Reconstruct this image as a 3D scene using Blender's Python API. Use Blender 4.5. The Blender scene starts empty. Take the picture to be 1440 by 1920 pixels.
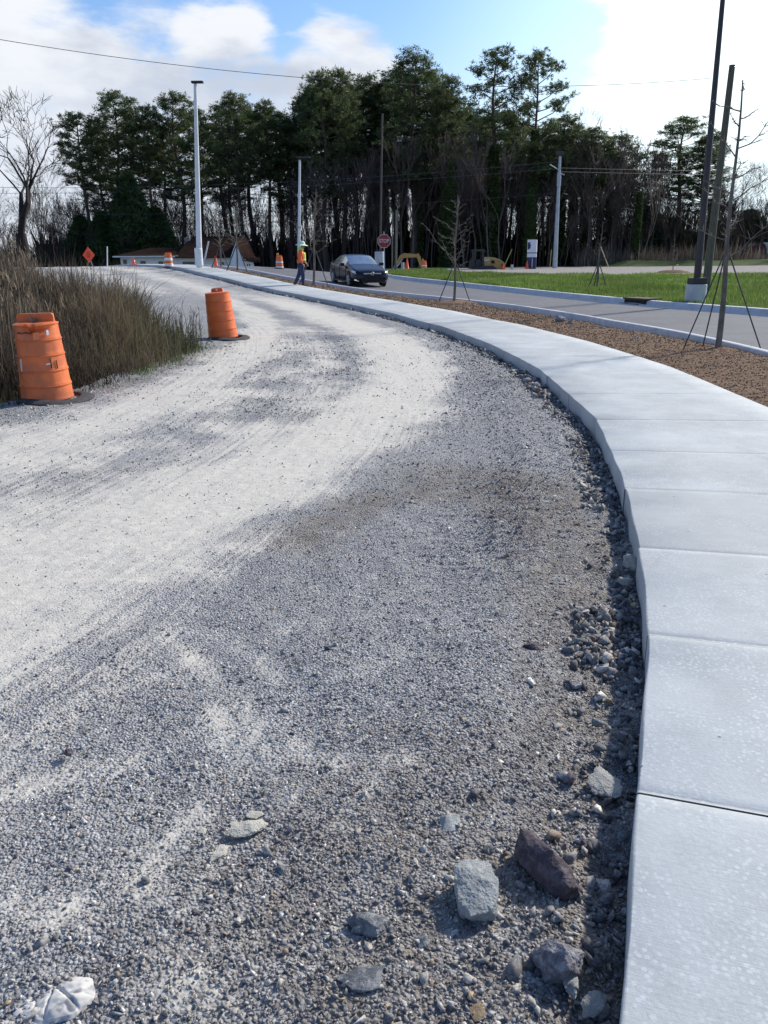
import bpy, bmesh, math, random
import numpy as np
from mathutils import Vector, Matrix, noise as mnoise
random.seed(7)
RNG = np.random.default_rng(7)
S = bpy.context.scene
COL = S.collection
R = math.radians

# ------------------------------------------------------------------ camera
F = 1500.0; PITCH = math.atan(475 / F); ROLL = 0.008; EYE = 1.6
cd = bpy.data.cameras.new("camera"); cam = bpy.data.objects.new("camera", cd); COL.objects.link(cam)
cd.sensor_fit = 'VERTICAL'; cd.sensor_height = 36; cd.sensor_width = 27; cd.lens = 36 * F / 1920
cd.clip_start = 0.05; cd.clip_end = 6000
cam.matrix_world = Matrix.Translation((0, 0, EYE)) @ (Matrix.Rotation(math.pi / 2 - PITCH, 4, 'X') @ Matrix.Rotation(-ROLL, 4, 'Z'))
S.camera = cam

# ------------------------------------------------------------------ sky and sun
SUN_AZ = 50.0; SUN_EL = 34.0          # azimuth from +Y towards +X
S.view_settings.view_transform = 'Standard'; S.view_settings.look = 'None'
S.view_settings.gamma = 1.0; S.view_settings.exposure = 1.0
S.cycles.max_bounces = 6
def img_ray(px, py):
    u = px - 720; v = 960 - py
    c, s = math.cos(ROLL), math.sin(ROLL)
    u, v = c * u + s * v, -s * u + c * v
    cp, sp = math.cos(PITCH), math.sin(PITCH)
    return Vector((u, F * cp + v * sp, -F * sp + v * cp)).normalized()

world = bpy.data.worlds.new("World"); S.world = world; world.use_nodes = True
nt = world.node_tree; nt.nodes.clear()
def N(nt, t, **kw):
    n = nt.nodes.new(t)
    for k, v in kw.items(): setattr(n, k, v)
    return n
def MATH(nt, op, a, b=None, clamp=False):
    n = N(nt, 'ShaderNodeMath', operation=op, use_clamp=clamp)
    for i, v in enumerate((a, b)):
        if v is None: continue
        if isinstance(v, (int, float)): n.inputs[i].default_value = v
        else: nt.links.new(v, n.inputs[i])
    return n.outputs[0]
def MIX(nt, f, a, b):
    n = N(nt, 'ShaderNodeMix', data_type='RGBA')
    for i, v in ((0, f), (6, a), (7, b)):
        if isinstance(v, (int, float)): n.inputs[i].default_value = v
        elif isinstance(v, tuple): n.inputs[i].default_value = (*v, 1)
        else: nt.links.new(v, n.inputs[i])
    return n.outputs[2]
def RANGE(nt, v, a, b, c=0.0, d=1.0, smooth=True):
    n = N(nt, 'ShaderNodeMapRange', interpolation_type='SMOOTHSTEP' if smooth else 'LINEAR')
    nt.links.new(v, n.inputs[0])
    for i, x in zip((1, 2, 3, 4), (a, b, c, d)): n.inputs[i].default_value = x
    return n.outputs[0]
sky = N(nt, 'ShaderNodeTexSky', sky_type='NISHITA', sun_disc=False)
sky.sun_elevation = R(SUN_EL); sky.sun_rotation = R(SUN_AZ); sky.air_density = 1.1; sky.dust_density = 1.2; sky.ozone_density = 2.0
tc = N(nt, 'ShaderNodeTexCoord')
mp = N(nt, 'ShaderNodeMapping'); mp.inputs['Scale'].default_value = (1, 1, 2.6)
nt.links.new(tc.outputs['Generated'], mp.inputs[0])
n1 = N(nt, 'ShaderNodeTexNoise'); n1.inputs['Scale'].default_value = 6.5; n1.inputs['Detail'].default_value = 9; n1.inputs['Roughness'].default_value = 0.58
n1.inputs['Distortion'].default_value = 0.25
nt.links.new(mp.outputs[0], n1.inputs['Vector'])
nrm = N(nt, 'ShaderNodeVectorMath', operation='NORMALIZE'); nt.links.new(tc.outputs['Generated'], nrm.inputs[0])
def lobe(px, py, deg0, deg1, amp):
    d = N(nt, 'ShaderNodeVectorMath', operation='DOT_PRODUCT'); nt.links.new(nrm.outputs[0], d.inputs[0]); d.inputs[1].default_value = img_ray(px, py)
    return RANGE(nt, d.outputs['Value'], math.cos(R(deg1)), math.cos(R(deg0)), 0, amp)
tot = None
for a in [(20, 190, 3, 12, .31), (220, 170, 2, 8, .26), (420, 190, 2, 7, .34), (640, 150, 1, 5.5, .46), (760, 240, 2, 8, .25), (60, 60, 1, 7, .10), (1420, 120, 4, 12.5, .55), (1300, 330, 3, 14, .45), (1090, 130, .5, 3, .10), (1600, -500, 6, 22, .4), (-700, 0, 10, 30, .4)]:
    l = lobe(*a); tot = l if tot is None else MATH(nt, 'MAXIMUM', tot, l)
neg = MATH(nt, 'MAXIMUM', lobe(700, -20, 3, 8, .25), lobe(960, 120, 3, 8, .2))
tot = MATH(nt, 'SUBTRACT', tot, neg)
dens = MATH(nt, 'ADD', n1.outputs['Fac'], tot)
cf = RANGE(nt, dens, .58, .80)
n2 = N(nt, 'ShaderNodeTexNoise'); n2.inputs['Scale'].default_value = 7; n2.inputs['Detail'].default_value = 6
nt.links.new(mp.outputs[0], n2.inputs['Vector'])
cc = MIX(nt, RANGE(nt, n2.outputs['Fac'], .35, .62), (2.6, 2.9, 3.5), (4.6, 4.75, 5.0))
glow = lobe(1500, 60, 0, 24, 1.0)
cc = MIX(nt, glow, cc, (9, 9, 9))
tintn = N(nt, 'ShaderNodeMix', data_type='RGBA', blend_type='MULTIPLY'); tintn.inputs[0].default_value = 1.0
nt.links.new(sky.outputs[0], tintn.inputs[6]); tintn.inputs[7].default_value = (.55, .69, .88, 1)
fin = MIX(nt, cf, tintn.outputs[2], cc)
sepz = N(nt, 'ShaderNodeSeparateXYZ'); nt.links.new(nrm.outputs[0], sepz.inputs[0])
fin = MIX(nt, RANGE(nt, sepz.outputs[2], .26, .04, 0, .8), fin, (4.0, 4.3, 4.8))
fin = MIX(nt, lobe(1500, 200, 0, 25, .5), fin, (5.6, 7.2, 7.6))
bg = N(nt, 'ShaderNodeBackground'); bg.inputs['Strength'].default_value = 0.10
nt.links.new(fin, bg.inputs[0]); wo = N(nt, 'ShaderNodeOutputWorld'); nt.links.new(bg.outputs[0], wo.inputs[0])

sl = bpy.data.lights.new("sun", 'SUN'); sl.energy = 2.6; sl.angle = R(3.0); sl.color = (1.0, .94, .83)
so = bpy.data.objects.new("sun", sl); COL.objects.link(so); so.location = (30, 20, 40)
sd = Vector((math.sin(R(SUN_AZ)) * math.cos(R(SUN_EL)), math.cos(R(SUN_AZ)) * math.cos(R(SUN_EL)), math.sin(R(SUN_EL))))
so.rotation_euler = sd.to_track_quat('Z', 'Y').to_euler()

# ------------------------------------------------------------------ numpy helpers
def ss(a, b, x):
    t = np.clip((x - a) / (b - a), 0, 1); return t * t * (3 - 2 * t)
def _h(i, j, s):
    n = (i.astype(np.int64) * 374761393 + j.astype(np.int64) * 668265263 + s * 974711) & 0xffffffff
    n = ((n ^ (n >> 13)) * 1274126177) & 0xffffffff
    return ((n ^ (n >> 16)) & 0xffff) / 65535.0
def vn(x, y, s=0):
    i = np.floor(x); j = np.floor(y); fx = x - i; fy = y - j
    fx = fx * fx * (3 - 2 * fx); fy = fy * fy * (3 - 2 * fy)
    a = _h(i, j, s); b = _h(i + 1, j, s); c = _h(i, j + 1, s); d = _h(i + 1, j + 1, s)
    return (a + (b - a) * fx) * (1 - fy) + (c + (d - c) * fx) * fy - .5
def fbm(x, y, o=4, s=0):
    x = np.asarray(x, float); y = np.asarray(y, float)
    t = 0; a = 1
    for k in range(o): t = t + a * vn(x * 2 ** k + 13.7 * k, y * 2 ** k + 7.1 * k, s + k); a *= .5
    return t
def gz(x, y):
    zr = np.interp(y, [0, 20, 55, 80, 400], [0, 0, .5, .6, .6])
    zl = np.interp(y, [0, 10, 15, 32, 36, 50, 54, 58, 66, 90, 110, 400], [0, 0, .13, .45, .57, 1.2, 1.25, 1.0, -.6, -.6, .2, .2])
    w = 1 - ss(-10, 2, x)
    return zr + w * (zl - zr)
def at(px, py, dz=0):
    d = img_ray(px, py); d = d / d.y; t = 1.0
    while t < 300:
        if EYE + d.z * t <= float(gz(d.x * t, t)) + dz: break
        t += .01 * max(1, t * .1)
    return np.array([d.x * t, t, EYE + d.z * t])
def dep(px, py, D):
    d = img_ray(px, py); d = d / d.y
    return np.array([d.x * D, D, EYE + d.z * D])
def curve(P, step=.25, smooth=2.0):
    P = np.array(P, float)[:, :2]; s = np.r_[0, np.cumsum(np.hypot(*np.diff(P, axis=0).T))]
    t = np.arange(0, s[-1], .05); x = np.interp(t, s, P[:, 0]); y = np.interp(t, s, P[:, 1])
    k = int(smooth / .05); w = np.hanning(2 * k + 3); w /= w.sum(); n = len(w) // 2
    def f(v):
        a = 2 * v[0] - v[1:n + 1][::-1]; b = 2 * v[-1] - v[-n - 1:-1][::-1]
        return np.convolve(np.r_[a, v, b], w, 'valid')
    x = f(x); y = f(y); m = max(1, int(step / .05))
    return np.stack([x[::m], y[::m]], 1)
def arclen(C): return np.r_[0, np.cumsum(np.hypot(*np.diff(C, axis=0).T))]
def normals(C):      # left-hand normals
    T = np.gradient(C, axis=0); T /= np.hypot(*T.T)[:, None]
    return np.stack([-T[:, 1], T[:, 0]], 1)
def sd_curve(C, x, y):   # arc length and signed distance (left positive)
    sh = np.shape(x); X = np.ravel(x); Y = np.ravel(y); L = arclen(C); Nn = normals(C)
    so_ = np.empty(len(X)); do = np.empty(len(X))
    for a in range(0, len(X), 20000):
        b = slice(a, a + 20000)
        dx = X[b, None] - C[None, :, 0]; dy = Y[b, None] - C[None, :, 1]
        k = np.argmin(dx * dx + dy * dy, 1); r = np.arange(len(k))
        ex = dx[r, k]; ey = dy[r, k]; nn = Nn[k]
        do[b] = ex * nn[:, 0] + ey * nn[:, 1]
        so_[b] = L[k] + ex * nn[:, 1] - ey * nn[:, 0]
        far = np.hypot(ex, ey); do[b] = np.where(np.abs(do[b]) < far * .7, np.sign(do[b] + 1e-9) * far, do[b])
    return so_.reshape(sh), do.reshape(sh)

# ------------------------------------------------------------------ objects helpers
def tag(o, label=None, cat=None, group=None, kind=None):
    if label: o['label'] = label
    if cat: o['category'] = cat
    if group: o['group'] = group
    if kind: o['kind'] = kind
    return o
def thing(name, label, cat, loc=(0, 0, 0), rz=0, group=None):
    o = bpy.data.objects.new(name, None); COL.objects.link(o); o.empty_display_size = .1
    o.location = [float(v) for v in loc]; o.rotation_euler = (0, 0, rz)
    return tag(o, label, cat, group)
def np_mesh(name, V, Fc, mat, parent=None, smooth=False, col=None, uv=None, k=None, attr=None):
    """V (n,3); Fc (m,k) int array or list of lists"""
    me = bpy.data.meshes.new(name); V = np.asarray(V, np.float32)
    if isinstance(Fc, np.ndarray):
        m, kk = Fc.shape
        me.vertices.add(len(V)); me.vertices.foreach_set('co', V.ravel())
        me.loops.add(m * kk); me.loops.foreach_set('vertex_index', Fc.astype(np.int32).ravel())
        me.polygons.add(m); me.polygons.foreach_set('loop_start', np.arange(m, dtype=np.int32) * kk)
        me.update(calc_edges=True)
    else: me.from_pydata([tuple(map(float, v)) for v in V], [], Fc)
    me.validate()
    if smooth: me.polygons.foreach_set('use_smooth', np.ones(len(me.polygons), bool))
    if col is not None:
        c = np.ones((len(V), 4), np.float32); c[:, :3] = col
        me.attributes.new('tint', 'FLOAT_COLOR', 'POINT').data.foreach_set('color', c.ravel())
    if attr:
        for an, av in attr.items(): me.attributes.new(an, 'FLOAT', 'POINT').data.foreach_set('value', np.asarray(av, np.float32))
    if uv is not None:
        l = me.uv_layers.new(name='UVMap'); vi = np.empty(len(me.loops), np.int32); me.loops.foreach_get('vertex_index', vi)
        l.data.foreach_set('uv', np.asarray(uv, np.float32)[vi].ravel())
    me.materials.append(mat)
    o = bpy.data.objects.new(name, me); COL.objects.link(o)
    if parent is not None: o.parent = parent
    return o
def grid_faces(n, m):
    i = np.arange(n - 1)[:, None] * m + np.arange(m - 1)[None]
    return np.stack([i, i + 1, i + m + 1, i + m], -1).reshape(-1, 4)
class MB:
    def __init__(s): s.v = []; s.f = []
    def add(s, V, Fc):
        b = len(s.v); s.v += [tuple(map(float, v)) for v in V]; s.f += [[b + i for i in f] for f in Fc]; return s
    def box(s, c, d, rz=0, M=None):
        h = [x / 2 for x in d]; V = [Vector((sx * h[0], sy * h[1], sz * h[2])) for sx in (-1, 1) for sy in (-1, 1) for sz in (-1, 1)]
        M = M or Matrix.Rotation(rz, 3, 'Z'); V = [M @ v + Vector(c) for v in V]
        return s.add(V, [(0, 1, 3, 2), (4, 6, 7, 5), (0, 4, 5, 1), (2, 3, 7, 6), (0, 2, 6, 4), (1, 5, 7, 3)])
    def tube(s, P, r, n=8, cap=True):
        P = [Vector(p) for p in P]; r = r if hasattr(r, '__len__') else [r] * len(P)
        rings = []; up = Vector((.13, .21, 1)).normalized()
        for i, p in enumerate(P):
            t = (P[min(i + 1, len(P) - 1)] - P[max(i - 1, 0)]).normalized()
            a = t.cross(up)
            if a.length < .1: a = t.cross(Vector((1, 0, 0)))
            a.normalize(); b = t.cross(a)
            rings.append([p + (a * math.cos(2 * math.pi * k / n) + b * math.sin(2 * math.pi * k / n)) * r[i] for k in range(n)])
        V = [v for g in rings for v in g]; Fc = [(i * n + k, i * n + (k + 1) % n, (i + 1) * n + (k + 1) % n, (i + 1) * n + k) for i in range(len(P) - 1) for k in range(n)]
        if cap: Fc += [tuple(range(n))[::-1], tuple(range((len(P) - 1) * n, len(P) * n))]
        return s.add(V, Fc)
    def lathe(s, prof, n=24, c=(0, 0, 0), M=None, cap=True):
        V = []; M = M or Matrix.Identity(3)
        for r, z in prof: V += [M @ Vector((r * math.cos(2 * math.pi * k / n), r * math.sin(2 * math.pi * k / n), z)) + Vector(c) for k in range(n)]
        m = len(prof); Fc = [(i * n + k, i * n + (k + 1) % n, (i + 1) * n + (k + 1) % n, (i + 1) * n + k) for i in range(m - 1) for k in range(n)]
        if cap: Fc += [tuple(range(n))[::-1], tuple(range((m - 1) * n, m * n))]
        return s.add(V, Fc)
    def prism(s, poly, a, b, axis='y'):   # poly in the plane normal to axis
        def q(u, v, w): return {'y': (u, w, v), 'x': (w, u, v), 'z': (u, v, w)}[axis]
        n = len(poly); V = [q(u, v, a) for u, v in poly] + [q(u, v, b) for u, v in poly]
        return s.add(V, [tuple(range(n))[::-1], tuple(range(n, 2 * n))] + [(k, (k + 1) % n, n + (k + 1) % n, n + k) for k in range(n)])
    def build(s, name, mat, parent=None, smooth=False, bevel=0):
        o = np_mesh(name, s.v, s.f, mat, parent)
        bm = bmesh.new(); bm.from_mesh(o.data); bmesh.ops.recalc_face_normals(bm, faces=bm.faces)
        if bevel: bmesh.ops.bevel(bm, geom=list(bm.edges), offset=bevel, segments=2, affect='EDGES', profile=.6, clamp_overlap=True)
        bm.to_mesh(o.data); bm.free()
        if smooth:
            o.data.polygons.foreach_set('use_smooth', np.ones(len(o.data.polygons), bool))
            o.data.set_sharp_from_angle(angle=R(38))
        return o
def copy_tree(o, parent=None):
    c = o.copy(); COL.objects.link(c)
    if parent is not None: c.parent = parent
    for ch in list(o.children): copy_tree(ch, c)
    return c

# ------------------------------------------------------------------ materials
def newmat(name):
    m = bpy.data.materials.new(name); m.use_nodes = True; t = m.node_tree
    return m, t, t.nodes['Principled BSDF']
def noise_tex(t, vec, scale, detail=4, rough=.55, dist=0):
    n = N(t, 'ShaderNodeTexNoise'); n.inputs['Scale'].default_value = scale; n.inputs['Detail'].default_value = detail
    n.inputs['Roughness'].default_value = rough; n.inputs['Distortion'].default_value = dist
    if vec is not None: t.links.new(vec, n.inputs['Vector'])
    return n.outputs['Fac']
def bump(t, b, h, strength=.4, dist=.01, prev=None):
    n = N(t, 'ShaderNodeBump'); n.inputs['Strength'].default_value = strength; n.inputs['Distance'].default_value = dist
    t.links.new(h, n.inputs['Height'])
    if prev is not None: t.links.new(prev, n.inputs['Normal'])
    t.links.new(n.outputs[0], b.inputs['Normal']); return n.outputs[0]
def pmat(name, c1, c2=None, scale=6, rough=.6, bmp=0, metal=0, bscale=None, spec=.5, coat=0, lo=.35, hi=.65, stretch=None):
    m, t, b = newmat(name); c2 = c2 or tuple(x * .8 for x in c1)
    tc = N(t, 'ShaderNodeTexCoord'); vec = tc.outputs['Object']
    if stretch:
        mp = N(t, 'ShaderNodeMapping'); mp.inputs['Scale'].default_value = stretch; t.links.new(vec, mp.inputs[0]); vec = mp.outputs[0]
    f = noise_tex(t, vec, scale, 6)
    t.links.new(MIX(t, RANGE(t, f, lo, hi), c1, c2), b.inputs['Base Color'])
    b.inputs['Roughness'].default_value = rough; b.inputs['Metallic'].default_value = metal; b.inputs['Specular IOR Level'].default_value = spec
    b.inputs['Coat Weight'].default_value = coat
    if bmp: bump(t, b, noise_tex(t, vec, bscale or scale * 4, 5), bmp, .02)
    return m
def tint_mat(name, mul=(1, 1, 1), rough=.8, trans=0, spec=.2, nscale=0):
    m, t, b = newmat(name)
    a = N(t, 'ShaderNodeAttribute', attribute_name='tint'); out = a.outputs['Color']
    x = N(t, 'ShaderNodeMix', data_type='RGBA', blend_type='MULTIPLY'); x.inputs[0].default_value = 1
    t.links.new(out, x.inputs[6]); x.inputs[7].default_value = (*mul, 1); out = x.outputs[2]
    if nscale:
        g = N(t, 'ShaderNodeNewGeometry'); f = noise_tex(t, g.outputs['Position'], nscale, 4)
        y = N(t, 'ShaderNodeMix', data_type='RGBA', blend_type='MULTIPLY'); y.inputs[0].default_value = 1
        t.links.new(out, y.inputs[6]); r = RANGE(t, f, .3, .7, .55, 1.35)
        c = N(t, 'ShaderNodeCombineColor'); [t.links.new(r, c.inputs[i]) for i in range(3)]
        t.links.new(c.outputs[0], y.inputs[7]); out = y.outputs[2]
    t.links.new(out, b.inputs['Base Color']); b.inputs['Roughness'].default_value = rough; b.inputs['Specular IOR Level'].default_value = spec
    if trans:
        tr_ = N(t, 'ShaderNodeBsdfTranslucent'); t.links.new(out, tr_.inputs[0]); mx = N(t, 'ShaderNodeMixShader'); mx.inputs[0].default_value = trans
        t.links.new(b.outputs[0], mx.inputs[1]); t.links.new(tr_.outputs[0], mx.inputs[2]); t.links.new(mx.outputs[0], t.nodes['Material Output'].inputs[0])
    return m

# gravel: crushed stone cells over fines, whitened by the 'dust' attribute
def gravel_material():
    m, t, b = newmat('crushed_gravel')
    g = N(t, 'ShaderNodeNewGeometry'); P = g.outputs['Position']
    uvn = N(t, 'ShaderNodeUVMap', uv_map='UVMap')
    dust = N(t, 'ShaderNodeAttribute', attribute_name='dust').outputs['Fac']
    tan = N(t, 'ShaderNodeAttribute', attribute_name='tan').outputs['Fac']
    coarse = N(t, 'ShaderNodeAttribute', attribute_name='coarse').outputs['Fac']
    def vor(scale, feat='F1'):
        v = N(t, 'ShaderNodeTexVoronoi', feature=feat); v.inputs['Scale'].default_value = scale; t.links.new(P, v.inputs['Vector']); return v
    v1 = vor(95); v2 = vor(38); v3 = vor(210)
    def cellgrey(v):
        s = N(t, 'ShaderNodeSeparateColor'); t.links.new(v.outputs['Color'], s.inputs[0]); return s.outputs[0], s.outputs[1]
    a1, h1 = cellgrey(v1); a2, h2 = cellgrey(v2); a3, h3 = cellgrey(v3)
    def ramp(f, stops):
        r = N(t, 'ShaderNodeValToRGB'); r.color_ramp.elements[0].position = stops[0][0]; r.color_ramp.elements[0].color = (*stops[0][1], 1)
        r.color_ramp.elements[1].position = stops[-1][0]; r.color_ramp.elements[1].color = (*stops[-1][1], 1)
        for p, c in stops[1:-1]: e = r.color_ramp.elements.new(p); e.color = (*c, 1)
        t.links.new(f, r.inputs[0]); return r.outputs[0]
    stops = [(0, (.11, .112, .125)), (.3, (.215, .218, .232)), (.6, (.33, .33, .34)), (.85, (.46, .455, .45)), (1, (.62, .61, .59))]
    c1 = ramp(a1, stops); c2 = ramp(a2, stops); c3 = ramp(a3, stops)
    big = RANGE(t, noise_tex(t, P, 9, 4), .52, .62)
    c = MIX(t, big, c3, c1)
    bigm = MATH(t, 'MULTIPLY', RANGE(t, h2, .55, .6), coarse)
    c = MIX(t, bigm, c, c2)
    # fines between
    fin = RANGE(t, noise_tex(t, P, 3.5, 8, .65), .38, .66)
    c = MIX(t, MATH(t, 'MULTIPLY', fin, .42), c, (.43, .42, .405))
    brown = MIX(t, RANGE(t, noise_tex(t, P, 26, 6, .7), .4, .62), (.24, .195, .15), (.12, .10, .085))
    c = MIX(t, MATH(t, 'MULTIPLY', tan, RANGE(t, noise_tex(t, P, 5, 7, .7), .3, .6, .25, 1)), c, brown)
    # dust: streaks that follow the direction of travel
    mp = N(t, 'ShaderNodeMapping'); mp.inputs['Scale'].default_value = (.22, 13, 1); t.links.new(uvn.outputs[0], mp.inputs[0])
    st = noise_tex(t, mp.outputs[0], 1.6, 7, .7)
    pat = noise_tex(t, P, 2.2, 9, .68)
    grn = noise_tex(t, P, 60, 5, .8)
    k = MATH(t, 'ADD', MATH(t, 'MULTIPLY', MATH(t, 'SUBTRACT', st, .5), 1.5), MATH(t, 'MULTIPLY', MATH(t, 'SUBTRACT', pat, .5), 1.1))
    k = MATH(t, 'ADD', k, MATH(t, 'MULTIPLY', MATH(t, 'SUBTRACT', grn, .5), 1.3))
    k = MATH(t, 'ADD', k, dust)
    df = RANGE(t, k, .22, .95)
    dcol = MIX(t, RANGE(t, noise_tex(t, P, 14, 6, .7), .3, .7), (.65, .605, .525), (.51, .475, .42))
    c = MIX(t, MATH(t, 'MULTIPLY', df, .93), c, dcol)
    t.links.new(c, b.inputs['Base Color']); b.inputs['Roughness'].default_value = .93; b.inputs['Specular IOR Level'].default_value = .25
    inv = MATH(t, 'SUBTRACT', 1.0, MATH(t, 'MULTIPLY', df, .85))
    hh = MATH(t, 'ADD', MATH(t, 'MULTIPLY', v1.outputs['Distance'], -1.0), MATH(t, 'MULTIPLY', a1, .6))
    hh = MATH(t, 'ADD', hh, MATH(t, 'MULTIPLY', MATH(t, 'SUBTRACT', a2, v2.outputs['Distance']), MATH(t, 'MULTIPLY', bigm, 1.6)))
    bp = N(t, 'ShaderNodeBump'); bp.inputs['Distance'].default_value = .011; t.links.new(hh, bp.inputs['Height']); t.links.new(inv, bp.inputs['Strength'])
    b2 = N(t, 'ShaderNodeBump'); b2.inputs['Distance'].default_value = .03; b2.inputs['Strength'].default_value = .45
    t.links.new(noise_tex(t, P, 11, 8, .7), b2.inputs['Height']); t.links.new(bp.outputs[0], b2.inputs['Normal']); t.links.new(b2.outputs[0], b.inputs['Normal'])
    return m
def concrete_material(name='broom_finished_concrete', base=(.455, .475, .475), spots=True):
    m, t, b = newmat(name)
    g = N(t, 'ShaderNodeNewGeometry'); P = g.outputs['Position']
    if spots:
        uvn = N(t, 'ShaderNodeUVMap', uv_map='UVMap').outputs[0]; pid = N(t, 'ShaderNodeAttribute', attribute_name='panel').outputs['Fac']
    k = RANGE(t, noise_tex(t, P, 1.6, 10, .68), .3, .7)
    c = MIX(t, k, tuple(x * .82 for x in base), tuple(x * 1.12 for x in base))
    v = N(t, 'ShaderNodeTexVoronoi'); v.inputs['Scale'].default_value = 55; v.inputs['Randomness'].default_value = 1; t.links.new(P, v.inputs['Vector'])
    sp = MATH(t, 'MULTIPLY', RANGE(t, v.outputs['Distance'], .42, .25), RANGE(t, noise_tex(t, P, 5, 7, .65), .40, .58))
    f2 = RANGE(t, noise_tex(t, P, 90, 4, .75), .52, .64)
    if spots:
        mp = N(t, 'ShaderNodeMapping'); mp.inputs['Scale'].default_value = (190, 3.0, 1); t.links.new(uvn, mp.inputs[0])
        br = noise_tex(t, mp.outputs[0], 1.0, 4, .6)
        c = MIX(t, MATH(t, 'MULTIPLY', sp, .6), c, (.63, .66, .67))
        c = MIX(t, MATH(t, 'MULTIPLY', f2, .4), c, (.58, .60, .63))
        c = MIX(t, MATH(t, 'MULTIPLY', RANGE(t, br, .35, .65), .09), c, (.30, .31, .325))
        c = MIX(t, MATH(t, 'MULTIPLY', pid, .30), c, (.29, .29, .275))
        stn = RANGE(t, noise_tex(t, P, .55, 5, .6, .5), .58, .74)
        c = MIX(t, MATH(t, 'MULTIPLY', stn, .22), c, (.33, .31, .27))
        pit = N(t, 'ShaderNodeTexVoronoi'); pit.inputs['Scale'].default_value = 6.5; t.links.new(P, pit.inputs['Vector'])
        c = MIX(t, MATH(t, 'MULTIPLY', RANGE(t, pit.outputs['Distance'], .05, .03), .8), c, (.12, .11, .1))
    else:
        c = MIX(t, MATH(t, 'MULTIPLY', f2, .2), c, (.62, .62, .6))
        stn = RANGE(t, noise_tex(t, P, 1.6, 7, .7, .5), .48, .7)
        c = MIX(t, MATH(t, 'MULTIPLY', stn, .45), c, (.22, .19, .16))
    t.links.new(c, b.inputs['Base Color']); b.inputs['Roughness'].default_value = .78; b.inputs['Specular IOR Level'].default_value = .35
    h = noise_tex(t, P, 60, 6, .7)
    if spots: h = MATH(t, 'ADD', h, MATH(t, 'MULTIPLY', br, .4))
    bump(t, b, h, .35, .006)
    return m
def soil_material(name, c1, c2, c3, s=4):
    m, t, b = newmat(name); g = N(t, 'ShaderNodeNewGeometry'); P = g.outputs['Position']
    c = MIX(t, RANGE(t, noise_tex(t, P, s, 8, .65), .35, .65), c1, c2)
    c = MIX(t, RANGE(t, noise_tex(t, P, s * 9, 6, .7), .5, .68), c, c3)
    t.links.new(c, b.inputs['Base Color']); b.inputs['Roughness'].default_value = .95; b.inputs['Specular IOR Level'].default_value = .1
    bump(t, b, noise_tex(t, P, s * 8, 8, .75), .8, .04); return m
def asphalt_material():
    m, t, b = newmat('worn_asphalt'); g = N(t, 'ShaderNodeNewGeometry'); P = g.outputs['Position']
    c = MIX(t, RANGE(t, noise_tex(t, P, .8, 7, .6), .35, .65), (.085, .085, .098), (.115, .115, .128))
    c = MIX(t, RANGE(t, noise_tex(t, P, 70, 4, .8), .5, .62), c, (.20, .20, .215))
    c = MIX(t, RANGE(t, noise_tex(t, P, 95, 3, .8), .55, .65), c, (.07, .07, .08))
    t.links.new(c, b.inputs['Base Color']); b.inputs['Roughness'].default_value = .85
    bump(t, b, noise_tex(t, P, 80, 4, .7), .5, .008); return m

M_GRAVEL = gravel_material(); M_WALK = concrete_material(); M_KERB = concrete_material('kerb_concrete', (.40, .39, .37), False)
M_WCONC = concrete_material('pale_cast_concrete', (.55, .55, .56), False)
M_ASPH = asphalt_material()
M_BED = soil_material('brown_mulch_soil', (.16, .098, .064), (.23, .145, .095), (.33, .25, .17), 5)
M_BANK = soil_material('weedy_bank_soil', (.055, .042, .03), (.085, .066, .045), (.12, .10, .06), 3)
M_FIELD = soil_material('dry_field_ground', (.09, .075, .05), (.07, .08, .035), (.14, .12, .08), .8)
M_LAWN = soil_material('lawn_ground', (.06, .12, .022), (.09, .15, .03), (.12, .11, .05), 2)
M_LOT = soil_material('gravel_lot_ground', (.33, .30, .27), (.26, .235, .21), (.42, .40, .37), 2)
M_STONE = tint_mat('crushed_stone', rough=.85, spec=.3, nscale=140)
M_BLADE = tint_mat('dry_stem', rough=.8, trans=.3); M_LEAF = tint_mat('needle_foliage', rough=.6, trans=.35); M_BARK = tint_mat('bark', rough=.95)
M_WHITE = pmat('white_paint', (.78, .79, .80), (.70, .71, .72), 5, .4)
M_GALV = pmat('galvanised_steel', (.42, .45, .48), (.33, .36, .40), 3, .45, metal=.35)
M_BLACK = pmat('black_painted_steel', (.045, .03, .032), (.025, .02, .022), 5, .45)
M_RUBBER = pmat('black_rubber', (.03, .03, .033), (.055, .052, .05), 9, .8, bmp=.3)
M_ORANGE = pmat('orange_plastic', (.78, .17, .035), (.68, .13, .03), 5, .42, spec=.5)
M_ORANGE_OLD = pmat('scuffed_orange_plastic', (.74, .165, .04), (.52, .13, .045), 5, .5, bmp=.15, bscale=14)
M_ORTAPE = pmat('orange_sheeting', (.80, .22, .08), (.74, .18, .055), 9, .35)
M_SHEET = pmat('white_sheeting', (.80, .78, .74), (.70, .66, .60), 9, .4)
M_FLUO = pmat('fluorescent_orange', (.95, .10, .03), (.88, .08, .02), 5, .5)
M_WOOD = pmat('weathered_pole_wood', (.16, .14, .105), (.10, .09, .065), 9, .9, bmp=.5, stretch=(4, 4, .4))
M_WIRE = pmat('dark_cable', (.06, .06, .065), (.09, .09, .1), 5, .5)
M_DARK = pmat('dark_void', (.012, .011, .01), (.02, .018, .016), 5, .9)
M_RED = pmat('stop_sign_red', (.36, .018, .022), (.30, .015, .02), 4, .4)

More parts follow.
